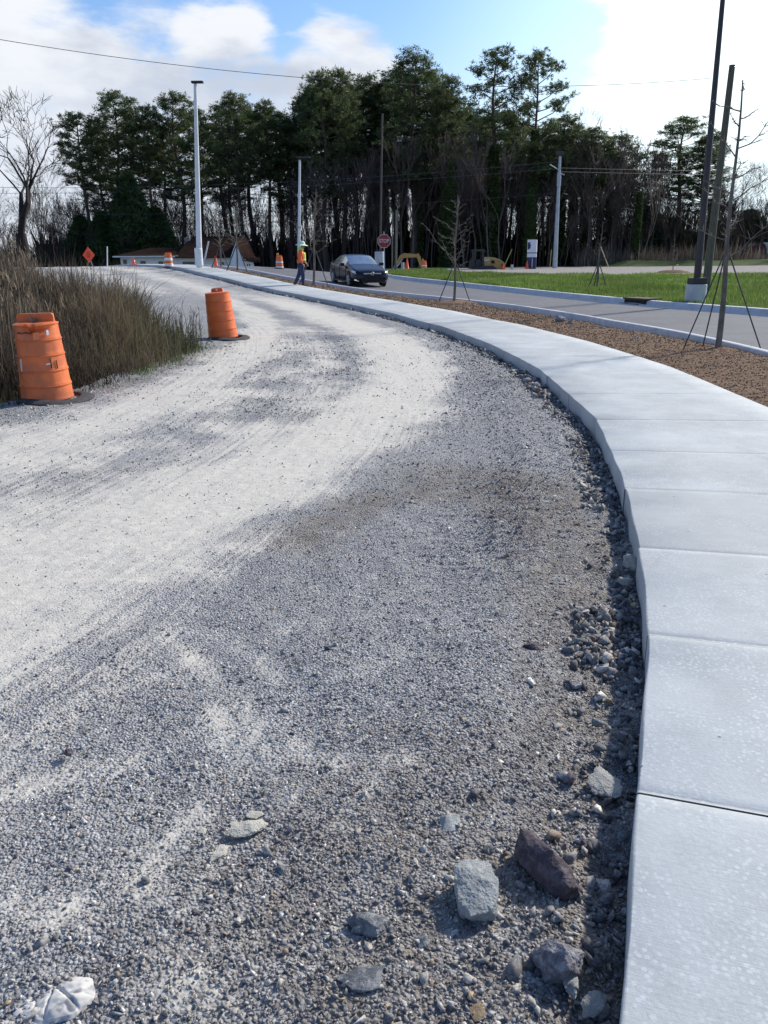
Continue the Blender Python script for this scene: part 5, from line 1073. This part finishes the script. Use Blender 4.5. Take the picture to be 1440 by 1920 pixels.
b = at(421, 635); barrel((b[0] - .03, b[1] + .05, b[2] - .01), 'plain orange traffic barrel leaning left at the tip of the weed bank', tilt=(-.075, .0), wide_handle=False, base_off=(.10, 0))
CR = 51.5
def crest(px, D=CR, dz=0): q = dep(px, 495, D); return (q[0], D, float(gz(q[0], D)) + dz)
barrel((crest(336)[0], 49, 1.32 - .12), 'orange and white banded barrel standing on the crest of the sidewalk', stripes=1, s=.82)
b = crest(524, 52); barrel(b, 'orange and white banded barrel with amber lamp on the road left of the worker', stripes=2, lamp=True, s=.78)
b = dep(795, 507, 72); barrel(b, 'orange and white banded barrel with amber lamp beside the excavator boom', stripes=2, lamp=True, s=.8)
def cone(loc, label, h=.75):
    o = thing('traffic_cone', label, 'traffic cone', loc); k = MB(); k.lathe([(.17 * h / .75, .03), (.15 * h / .75, .06), (.035, h - .02), (.03, h)], 24); k.build('body', M_FLUO, o, smooth=True)
    k = MB(); k.box((0, 0, .015), (.40, .40, .03)); k.build('base', M_FLUO, o, bevel=.008)
    k = MB(); k.lathe([(.106, h * .45), (.074, h * .62)], 20, cap=False); k.v = [(x * 1.0, y * 1.0, z) for x, y, z in k.v]; k.build('collar', M_ORTAPE, o); return o
cone(dep(405, 499, 47.5), 'orange traffic cone beside the white street lamp base', .55)
cone(dep(763, 504, 70), 'orange traffic cone left of the excavator stick', .85)
cone(dep(943, 504, 75), 'orange traffic cone at the rear of the yellow loader', .45)
cone(dep(988, 504, 75.5), 'orange traffic cone at the foot of the white and blue sign tower', .7)
cone(dep(251, 496, 49.5), 'orange cone seen over the crest in front of the long house wall', .38)
# diamond warning sign
b = crest(168, 49); o = thing('warning_sign', 'orange diamond warning sign standing low on the crest at the left', 'sign', b)
zc = dep(168, 478, 49)[2] - b[2]; k = MB(); r = .44; k.prism([(0, -r), (r * .8, 0), (0, r), (-r * .8, 0)], -.01, .01, 'y'); k.v = [(x, y, z + zc) for x, y, z in k.v]; k.build('panel', M_FLUO, o)
k = MB()
for dz, wd in ((.12, .16), (0, .26), (-.11, .20)):
    for j in range(3): k.box((-wd / 2 + wd * (j + .5) / 3, -.014, zc + dz), (wd / 4.4, .006, .05))
k.build('lettering', M_DARK, o)
k = MB(); k.tube([(0, .03, zc), (-.25, .1, -.3)], .012, 6); k.tube([(0, .03, zc), (.25, .1, -.3)], .012, 6); k.build('stand', M_GALV, o)
# stop sign
D = 51; c = dep(720, 452, D); z0 = float(gz(c[0], D)); o = thing('stop_sign', 'red octagonal stop sign on a steel post behind the dark car', 'sign', (c[0], D, z0))
zc = c[2] - z0; r = .385; oc = [(r / math.cos(math.pi / 8) * math.cos(math.pi / 8 + i * math.pi / 4), r / math.cos(math.pi / 8) * math.sin(math.pi / 8 + i * math.pi / 4)) for i in range(8)]
k = MB(); k.prism(oc, -.004, .004, 'y'); k.v = [(x, y, z + zc) for x, y, z in k.v]; k.build('border', M_SHEET, o)
k = MB(); k.prism([(x * .94, y * .94) for x, y in oc], -.009, -.0045, 'y'); k.v = [(x, y, z + zc) for x, y, z in k.v]; k.build('face', M_RED, o)
def text(s_, size, loc, parent, mat, name='lettering', rot=(math.pi / 2, 0, 0), bold=.02, sx=1.0):
    cu = bpy.data.curves.new(name, 'FONT'); cu.body = s_; cu.size = size; cu.align_x = 'CENTER'; cu.align_y = 'CENTER'; cu.extrude = .003; cu.offset = bold * size
    t_ = bpy.data.objects.new('tmp_text', cu); COL.objects.link(t_); bpy.context.view_layer.update(); me = bpy.data.meshes.new_from_object(t_.evaluated_get(bpy.context.evaluated_depsgraph_get())); bpy.data.objects.remove(t_); bpy.data.curves.remove(cu)
    me.name = name; me.materials.clear(); me.materials.append(mat); q = bpy.data.objects.new(name, me); COL.objects.link(q); q.parent = parent; q.location = loc; q.rotation_euler = rot; q.scale = (sx, 1, 1); return q
text('STOP', .30, (0, -.014, zc), o, M_SHEET, bold=.005, sx=.84)
k = MB(); k.tube([(0.03, .03, -.2), (0, .03, zc + .55)], .028, 8); k.build('post', M_GALV, o)
# white and blue sign tower
D = 76; c = dep(996, 504, D); o = thing('sign_tower', 'white and dark blue sign tower standing at the lot edge left of the steel pole', 'sign', (c[0], D, c[2] - .1), -.25)
M_NAVY = pmat('navy_panel', (.015, .022, .085), (.02, .028, .10), 3, .5); M_PANEL = pmat('white_panel', (.74, .75, .78), (.68, .70, .74), 3, .5)
k = MB(); k.box((0, 0, .55), (.82, .5, 1.1)); k.build('base', M_NAVY, o); k = MB(); k.box((0, 0, 1.27), (.82, .5, .33)); k.build('price_panel', M_PANEL, o)
k = MB(); k.box((0, 0, 1.47), (.80, .48, .07)); k.build('divider', M_NAVY, o); k = MB(); k.box((0, 0, 2.06), (.84, .52, 1.10)); k.build('upper_panel', M_PANEL, o, bevel=.02)
k = MB(); k.prism([(-.38, 1.75), (-.14, 1.85), (-.10, 2.15), (-.2, 2.3), (-.14, 2.42), (-.38, 2.36)], -.275, -.262, 'y'); k.build('emblem', M_NAVY, o)
k = MB(); k.box((.08, -.262, .6), (.05, .02, .8)); k.build('stripe', M_PANEL, o)
# storm drain in far kerb
c = at(1140, 572); kk = np.argmin(np.hypot(FARK[:, 0] - c[0], FARK[:, 1] - c[1])); T = FARK[kk + 1] - FARK[kk - 1]; ang = math.atan2(T[1], T[0]); q = FARK[kk]
o = thing('storm_drain', 'rusty storm drain opening set into the far concrete kerb', 'drain', (q[0], q[1], float(gz(q[0], q[1]))), ang)
k = MB(); k.box((0, .0, .055), (1.1, .10, .15)); k.build('opening', M_DARK, o); k = MB(); k.box((0, -.22, .165), (1.2, .60, .05)); k.build('lid', pmat('rusty_iron', (.14, .075, .05), (.09, .05, .04), 8, .8), o)
k = MB(); k.tube([(-.5, .3, .005), (-.2, .34, .01), (.5, .3, .005)], .02, 5); k.build('debris', M_DARK, o)
# small flag, guy guards, sticks
c = dep(1271, 504, 80); o = thing('marker_flag', 'tiny yellow marker flag on the lot beyond the sapling', 'flag', c); k = MB(); k.tube([(0, 0, 0), (0, 0, .45)], .01, 5); k.build('wire_stem', M_GALV, o); k = MB(); k.prism([(0, .28), (0, .46), (-.2, .40)], -.008, .008, 'y'); k.build('flag', pmat('yellow_film', (.85, .75, .1)), o)
for a, b_, mt, lb in [((945, 500), (960, 467), pmat('yellow_guard', (.42, .36, .10)), 'yellow guy wire guard leaning right behind the loader'), ((1142, 504), (1126, 462), pmat('pale_stick', (.42, .36, .26)), 'pale fallen branch leaning in the brush behind the staked tree'), ((1031, 500), (1034, 468), pmat('yellow_guard_dark', (.36, .30, .10)), 'yellow guy wire guard just left of the steel pole foot')]:
    k = MB(); k.tube([dep(*a, 82), dep(*b_, 82)], .05, 6); tag(k.build('guy_guard' if 'guard' in lb else 'fallen_branch', mt), lb, 'guy guard' if 'guard' in lb else 'branch')

# ------------------------------------------------------------------ machines
M_CATY = pmat('machine_yellow', (.40, .25, .075), (.32, .20, .06), 3, .5); M_CATD = pmat('machine_black', (.025, .025, .03), (.04, .04, .045), 4, .6)
D = 76; sc = 20.0
c = dep(766, 504, D); o = thing('excavator', 'yellow excavator boom and stick arched above the lot right of the stop sign', 'excavator', (c[0], D, c[2] - .25))
def ex(px, py): q = dep(px, py, D); return (q[0] - c[0], q[2] - c[2] + .25)
def thick(P, w, name, mat, y0=-.15, y1=.15):
    up, dn = [], []
    for i, p in enumerate(P):
        a = Vector(P[max(i - 1, 0)]); b2 = Vector(P[min(i + 1, len(P) - 1)]); t = (b2 - a).normalized(); nn = Vector((-t.y, t.x)); w_ = w[i] / 2; up.append((p[0] + nn.x * w_, p[1] + nn.y * w_)); dn.append((p[0] - nn.x * w_, p[1] - nn.y * w_))
    k = MB(); m = len(P)
    for i in range(m - 1): k.prism([up[i], up[i + 1], dn[i + 1], dn[i]], y0, y1, 'y')
    return k.build(name, mat, o)
thick([ex(739, 504), ex(746, 494), ex(753, 482), ex(758, 479), ex(783, 479.5)], [.30, .34, .42, .42, .26], 'boom', M_CATY)
thick([ex(781, 477), ex(785, 482), ex(789, 495), ex(790, 505)], [.40, .34, .28, .26], 'stick', M_CATY, -.13, .13)
thick([ex(757, 477), ex(770, 476.5), ex(781, 477)], [.12, .16, .10], 'hydraulic_cylinder', M_CATD, -.08, .08)
thick([ex(741, 504), ex(748, 495), ex(753, 488)], [.10, .10, .08], 'boom_cylinder', M_GALV, -.22, -.16)
thick([ex(789, 503), ex(783, 508), ex(776, 510)], [.5, .55, .3], 'bucket', M_CATD, -.35, .35); thick([ex(725, 511), ex(748, 511)], [.5, .5], 'undercarriage', M_CATD, -.9, .9)
c = dep(915, 504, D); o = thing('track_loader', 'black and yellow compact track loader parked at the edge of the wood', 'loader', (c[0], D, c[2] - .3))
def ex(px, py): q = dep(px, py, D); return (q[0] - c[0], q[2] - c[2] + .3)
k = MB(); k.prism([ex(906, 505), ex(906, 484), ex(912, 482), ex(922, 482.5), ex(934, 486), ex(941, 490), ex(945, 495), ex(945, 506)], -.75, .75, 'y'); k.build('hood', M_CATY, o, bevel=.05)
for a, b_, t_, q_ in ((919, 926, 488, 494), (938, 942, 494, 500)): k = MB(); k.prism([ex(a, q_), ex(b_, q_), ex(b_ - 1, t_), ex(a, t_)], -.775, -.755, 'y'); k.build('vent', M_DARK, o)
p = ex(911, 487.5); text('CAT', .26, (p[0], -.77, p[1]), o, M_PANEL, bold=.02)
for a, b_ in ((886, 889), (902, 906)): k = MB(); k.prism([ex(a, 504), ex(b_, 504), ex(b_, 469), ex(a, 469)], -.7, .7, 'y'); k.build('cab_post', M_CATD, o)
k = MB(); k.prism([ex(884, 471), ex(908, 471), ex(907, 467.5), ex(886, 467.5)], -.8, .8, 'y'); k.build('cab_roof', M_CATD, o)
k = MB(); k.prism([ex(889, 504), ex(902, 504), ex(902, 490), ex(898, 486), ex(891, 487)], -.5, .5, 'y'); k.build('seat_box', M_CATD, o)
k = MB(); k.prism([ex(879, 504), ex(887, 504), ex(888, 480), ex(882, 488)], -.8, .8, 'y'); k.build('loader_arm', M_CATD, o)
for y0_ in (-.95, .78): k = MB(); k.prism([ex(884, 510), ex(926, 510), ex(930, 504), ex(922, 498), ex(908, 498), ex(886, 502)], y0_, y0_ + .17, 'y'); k.build('track', M_CATD, o)

# ------------------------------------------------------------------ dark sedan
M_PAINT = pmat('dark_navy_paint', (.006, .007, .018), (.005, .006, .015), 3, .25, spec=.3, coat=.12); M_CGL = pmat('pale_reflection_glass', (.42, .47, .50), (.30, .34, .37), 1.5, .08, metal=.75, spec=1.0)  # glass colour lightened to stand in for bright clouds reflected in the windscreen
M_CHROME = pmat('chrome', (.75, .76, .78), (.7, .7, .72), 4, .18, metal=1); M_HL = pmat('headlight_lens', (.80, .82, .84), (.6, .62, .66), 20, .12, spec=.9, coat=1); M_ALLOY = pmat('alloy', (.62, .63, .65), (.5, .51, .53), 6, .4, metal=.2)
fr = at(697, 539); hd = R(19); dirv = Vector((math.sin(hd), -math.cos(hd), 0)); cpos = Vector((fr[0], fr[1], 0)) - dirv * 2.25 + Vector((.02, .35, 0))
cpos.z = float(gz(cpos.x, cpos.y)) - .008
car = thing('parked_car', 'dark navy four door sedan on the road with the pale sky reflection partly coloured into its glass', 'car', cpos, math.atan2(dirv.y, dirv.x))
slope = (float(gz(*(cpos + dirv * 1.3).xy)) - float(gz(*(cpos - dirv * 1.3).xy))) / 2.6; car.rotation_euler[1] = -math.atan(slope)
# stations along x (front = +): x, half width, zbot, shoulder z, top z, top half width
ST = [(2.30, .62, .30, .55, .60, .50), (2.24, .74, .24, .62, .70, .62), (2.10, .84, .20, .68, .76, .70), (1.80, .895, .19, .74, .83, .74), (1.30, .90, .18, .82, .92, .74), (.98, .90, .18, .88, .985, .70), (.92, .90, .18, .89, 1.0, .70),
      (.55, .90, .18, .91, 1.20, .66), (.15, .90, .18, .93, 1.365, .60), (-.1, .90, .18, .93, 1.40, .585), (-.5, .90, .18, .94, 1.415, .58), (-.95, .90, .18, .95, 1.39, .575), (-1.35, .90, .18, .97, 1.30, .57), (-1.75, .895, .19, .99, 1.12, .60), (-1.95, .885, .20, 1.0, 1.04, .64), (-2.15, .85, .24, .97, 1.02, .66), (-2.28, .76, .30, .90, .94, .62)]
def ring(x, w, zb_, zs, zt, wt):
    return [(x, 0, zb_), (x, w * .86, zb_), (x, w * .985, zb_ + .10), (x, w, (zb_ + zs) / 2 + .03), (x, w * .985, zs - .10), (x, w * .955, zs), (x, wt + (w * .955 - wt) * .08, zt - (zt - zs) * .10), (x, wt * .9, zt - .004), (x, wt * .5, zt + .012), (x, 0, zt + .018)]
half = [ring(*s_) for s_ in ST]; full = [h + [(x, -y, z) for x, y, z in h[-2:0:-1]] for h in half]; nr = len(full[0])
idx = {}
parts_f = {'body': [], 'windscreen': [], 'rear_window': [], 'side_window': [], 'side_window2': []}
for i in range(len(ST) - 1):
    for j in range(nr):
        f = (i * nr + j, i * nr + (j + 1) % nr, (i + 1) * nr + (j + 1) % nr, (i + 1) * nr + j); jj = j if j < 9 else nr - 1 - j; key = 'body'
        if jj in (7, 8) and 6 <= i <= 7: key = 'windscreen'
        if jj == 6 and 6 <= i <= 7: key = 'windscreen'
        if jj in (7, 8) and 11 <= i <= 13: key = 'rear_window'
        if jj == 5 and 7 <= i <= 12 and i != 9: key = 'side_window' if j < 9 else 'side_window2'
        parts_f[key].append(f)
parts_f['body'] += [tuple(range(nr))[::-1], tuple(range((len(ST) - 1) * nr, len(ST) * nr))]
AV = [v for r_ in full for v in r_]
for key, fs in parts_f.items():
    k = MB(); used = sorted({i for f in fs for i in f}); mp_ = {u: n_ for n_, u in enumerate(used)}; k.add([AV[u] for u in used], [[mp_[i] for i in f] for f in fs]); q_ = k.build(key.replace('2', ''), M_PAINT if key == 'body' else M_CGL, car, smooth=True)
    if key == 'body': q_.data.set_sharp_from_angle(angle=R(50))
for sx, x in ((1, 1.36), (1, -1.34), (-1, 1.36), (-1, -1.34)):
    Mx = Matrix.Rotation(math.pi / 2, 3, 'X')
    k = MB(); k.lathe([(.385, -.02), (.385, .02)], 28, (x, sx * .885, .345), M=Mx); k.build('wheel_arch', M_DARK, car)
    k = MB(); k.lathe([(.22, -.11), (.315, -.11), (.33, -.07), (.33, .07), (.315, .11), (.22, .11)], 32, (x, sx * .82, .33), M=Mx, cap=False); w_ = k.build('wheel', M_RUBBER, car, smooth=True)
    k = MB(); k.lathe([(.225, -.01), (.205, .01), (.205, -.01)], 28, (x, sx * .925, .33), M=Mx, cap=False)
    for a in range(5):
        aa = a * 2 * math.pi / 5
        for da in (-.12, .12): k.tube([(x + .04 * math.cos(aa), sx * .93, .33 + .04 * math.sin(aa)), (x + .21 * math.cos(aa + da), sx * .93, .33 + .21 * math.sin(aa + da))], .016, 5)
    k.lathe([(.05, -.015), (.05, .015)], 14, (x, sx * .93, .33), M=Mx); k.build('rim', M_ALLOY, w_)
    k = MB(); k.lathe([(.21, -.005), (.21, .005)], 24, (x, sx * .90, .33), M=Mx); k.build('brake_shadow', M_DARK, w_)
for sx in (1, -1):
    k = MB(); k.add([(2.245, sx * .40, .60), (2.15, sx * .80, .615), (1.86, sx * .905, .70), (1.84, sx * .905, .765), (2.02, sx * .80, .745), (2.235, sx * .42, .675), (2.2, sx * .40, .60), (1.8, sx * .85, .70)], [(0, 1, 4, 5), (1, 2, 3, 4)]); k.v = [(x + .02, y * 1.005, z) for x, y, z in k.v]; k.build('headlight', M_HL, car)
    k = MB(); k.prism([(.66, .28), (.86, .32), (.84, .38), (.72, .36), (.70, .44), (.66, .44)], 0, .03, 'x'); k.v = [(2.26 - (abs(y) - .6) * .55 + x, sx * y, z) for x, y, z in k.v]; k.build('bumper_trim', M_CHROME, car)
    k = MB(); k.prism([(.56, .30), (.80, .30), (.82, .46), (.62, .44)], 0, .02, 'x'); k.v = [(2.235 - (abs(y) - .6) * .5 + x, sx * y, z) for x, y, z in k.v]; k.build('bumper_vent', M_DARK, car)
    k = MB(); k.box((.62, sx * 1.0, .985), (.20, .20, .14)); k.tube([(.62, sx * .86, .94), (.62, sx * .95, .96)], .03, 6); k.build('mirror', M_PAINT, car, bevel=.03)
    for x in (.02, -.95): k = MB(); k.box((x, sx * .905, .80), (.20, .03, .03)); k.build('door_handle', M_PAINT, car, bevel=.008)
    for x in (.88, -.22, -1.12): k = MB(); k.box((x, sx * .893, .56), (.012, .03, .62)); k.build('door_seam', M_DARK, car)
    k = MB(); k.box((0, sx * .885, .22), (2.2, .05, .08)); k.build('sill', M_CATD, car)
k = MB(); k.prism([(-.42, .585), (.42, .585), (.44, .655), (-.44, .655)], 2.262, 2.30, 'x'); k.build('grille_bar', M_CHROME, car, bevel=.008)
k = MB(); k.prism([(-.55, .25), (.55, .25), (.50, .44), (.40, .575), (-.40, .575), (-.50, .44)], 2.27, 2.308, 'x'); k.build('grille', M_DARK, car)
k = MB(); k.lathe([(.075, -.01), (.085, 0), (.075, .01), (.06, .01), (.06, -.01)], 20, (2.31, 0, .625), M=Matrix.Rotation(math.pi / 2, 3, 'Y')); k.build('emblem', M_CHROME, car)
k = MB(); [k.box((2.32, 0, .47 + q_), (.01, .7, .012)) for q_ in (0, .05, -.1)]; k.build('grille_slats', M_CATD, car)

# ------------------------------------------------------------------ worker
def skin(name, V, E, mat, parent, sub=2):
    me = bpy.data.meshes.new(name); me.from_pydata([v[0] for v in V], E, []); me.materials.append(mat); o_ = bpy.data.objects.new(name, me); COL.objects.link(o_); o_.parent = parent
    m_ = o_.modifiers.new('skin', 'SKIN'); m_.use_smooth_shade = True
    for i, v in enumerate(V):
        r_ = v[1] if isinstance(v[1], tuple) else (v[1], v[1]); me.skin_vertices[0].data[i].radius = r_; me.skin_vertices[0].data[i].use_root = (i == 0)
    s_ = o_.modifiers.new('sub', 'SUBSURF'); s_.levels = sub; s_.render_levels = sub; return o_
f0 = at(566, 538, .10); wk = thing('person', 'person in orange hi-vis shirt, yellow vest, wide white hat and jeans walking beside the road', 'person', (f0[0], f0[1], f0[2]), 0)
sc = (dep(566, 455, f0[1])[2] - f0[2]) / 1.80; wk.scale = (sc * 1.14, sc * 1.12, sc)
M_SKIN = pmat('skin', (.42, .24, .17), (.38, .21, .15), 9, .5); M_SHIRT = pmat('orange_shirt', (.86, .16, .04), (.80, .13, .03), 5, .8); M_VEST = pmat('yellow_vest', (.80, .72, .06), (.74, .66, .05), 5, .7); M_JEAN = pmat('blue_denim', (.035, .055, .13), (.022, .035, .085), 7, .9); M_BOOT = pmat('brown_boot', (.085, .035, .025), (.06, .025, .02), 8, .7); M_HAT = pmat('pale_green_hat', (.62, .80, .60), (.56, .74, .52), 6, .6)
hip, kn1, an1, kn2, an2 = (0, 0, .95), (-.10, .09, .50), (-.27, .09, .10), (.07, -.09, .50), (.05, -.09, .09)
BV = [((0, 0, .98), .11), ((0, 0, 1.20), .13), ((.01, 0, 1.42), .12), ((.03, 0, 1.52), .055), ((.05, 0, 1.60), .085), ((.06, 0, 1.69), .095),
      ((0, .09, .92), .08), (kn1, .058), (an1, .04), ((-.17, .09, .05), .035), ((0, -.09, .92), .08), (kn2, .058), (an2, .04), ((.17, -.09, .04), .035),
      ((.0, .17, 1.42), .055), ((.04, .22, 1.16), .042), ((.16, .20, .98), .03), ((.20, .20, .93), .028), ((.0, -.17, 1.42), .055), ((-.02, -.22, 1.15), .042), ((.08, -.20, .95), .03), ((.11, -.20, .90), .028), ((.155, 0, 1.625), .02)]
BE = [(0, 1), (1, 2), (2, 3), (3, 4), (4, 5), (0, 6), (6, 7), (7, 8), (8, 9), (0, 10), (10, 11), (11, 12), (12, 13), (2, 14), (14, 15), (15, 16), (16, 17), (2, 18), (18, 19), (19, 20), (20, 21), (4, 22)]
for h_, sy in ((17, 1), (21, -1)):
    hx, hy, hz = BV[h_][0]
    for dy, L_ in ((-.024, .065), (-.008, .075), (.008, .07), (.022, .055)):
        a_ = len(BV); BV += [((hx + .012, hy + dy, hz - .03), .010), ((hx + .03, hy + dy, hz - .03 - L_ * .6), .009), ((hx + .045, hy + dy, hz - .03 - L_), .008)]; BE += [(h_, a_), (a_, a_ + 1), (a_ + 1, a_ + 2)]
    a_ = len(BV); BV += [((hx + .035, hy - .02 * sy, hz - .005), .011), ((hx + .06, hy - .025 * sy, hz - .035), .009)]; BE += [(h_, a_), (a_, a_ + 1)]
skin('body', BV, BE, M_SKIN, wk, 1)
skin('trousers', [((0, 0, .98), (.135, .16)), ((0, .095, .88), .105), (kn1, .082), ((-.25, .09, .15), .062), ((0, -.095, .88), .105), (kn2, .082), ((.05, -.09, .14), .065)], [(0, 1), (1, 2), (2, 3), (0, 4), (4, 5), (5, 6)], M_JEAN, wk)
skin('shirt', [((0, 0, 1.20), (.145, .18)), ((0, 0, .99), (.16, .18)), ((0, 0, 1.41), (.135, .16)), ((.02, 0, 1.50), .075), ((0, .18, 1.42), .085), ((.04, .235, 1.16), .066), ((.15, .21, .99), .046), ((0, -.18, 1.42), .085), ((-.02, -.235, 1.15), .068), ((.07, -.21, .97), .048)], [(0, 1), (0, 2), (2, 3), (2, 4), (4, 5), (5, 6), (2, 7), (7, 8), (8, 9)], M_SHIRT, wk)
skin('vest', [((.035, 0, 1.22), (.155, .165)), ((.03, 0, 1.05), (.165, .175)), ((.04, 0, 1.42), (.14, .135))], [(0, 1), (0, 2)], M_VEST, wk)
k = MB(); k.lathe([(.01, .0), (.155, .0), (.16, .03), (.155, .05)], 20, (.02, 0, 1.09), cap=False); k.v = [(x * 1.06, y * 1.22, z) for x, y, z in k.v]; k.build('reflective_stripe', pmat('silver_stripe', (.7, .7, .66)), wk, smooth=True)
for p_, t_ in (((-.26, .09), -.15), ((.06, -.09), 0)):
    k = MB(); k.tube([(p_[0], p_[1], .20), (p_[0], p_[1], .08)], [.055, .055], 12); k.tube([(p_[0] - .06, p_[1], .045), (p_[0] + .06, p_[1], .05), (p_[0] + .19, p_[1], .03), (p_[0] + .22, p_[1], .025)], [.042, .05, .042, .02], 12); k.build('boot', M_BOOT, wk, smooth=True)
hm = Matrix.Rotation(.10, 3, 'Y'); k = MB(); k.lathe([(.235, -.02), (.24, -.008), (.16, .03), (.12, .045), (.115, .09), (.095, .135), (.05, .16), (.005, .165)], 28, (.055, 0, 1.70), M=hm); k.v = [(x + (.0 if z > 1.73 else .0), y * .92, z) for x, y, z in k.v]; k.build('hat', M_HAT, wk, smooth=True)
skin('neck_shade', [((.01, 0, 1.64), (.105, .11)), ((.0, 0, 1.53), (.12, .13)), ((.0, 0, 1.47), (.13, .15))], [(0, 1), (1, 2)], pmat('yellow_green_shade', (.55, .68, .16), (.48, .60, .14), 6, .7), wk)
k = MB(); k.lathe([(.004, -.006), (.011, 0), (.004, .006)], 10, (.145, -.035, 1.665)); k.lathe([(.004, -.006), (.011, 0), (.004, .006)], 10, (.145, .035, 1.665)); k.build('eyes', M_DARK, wk)
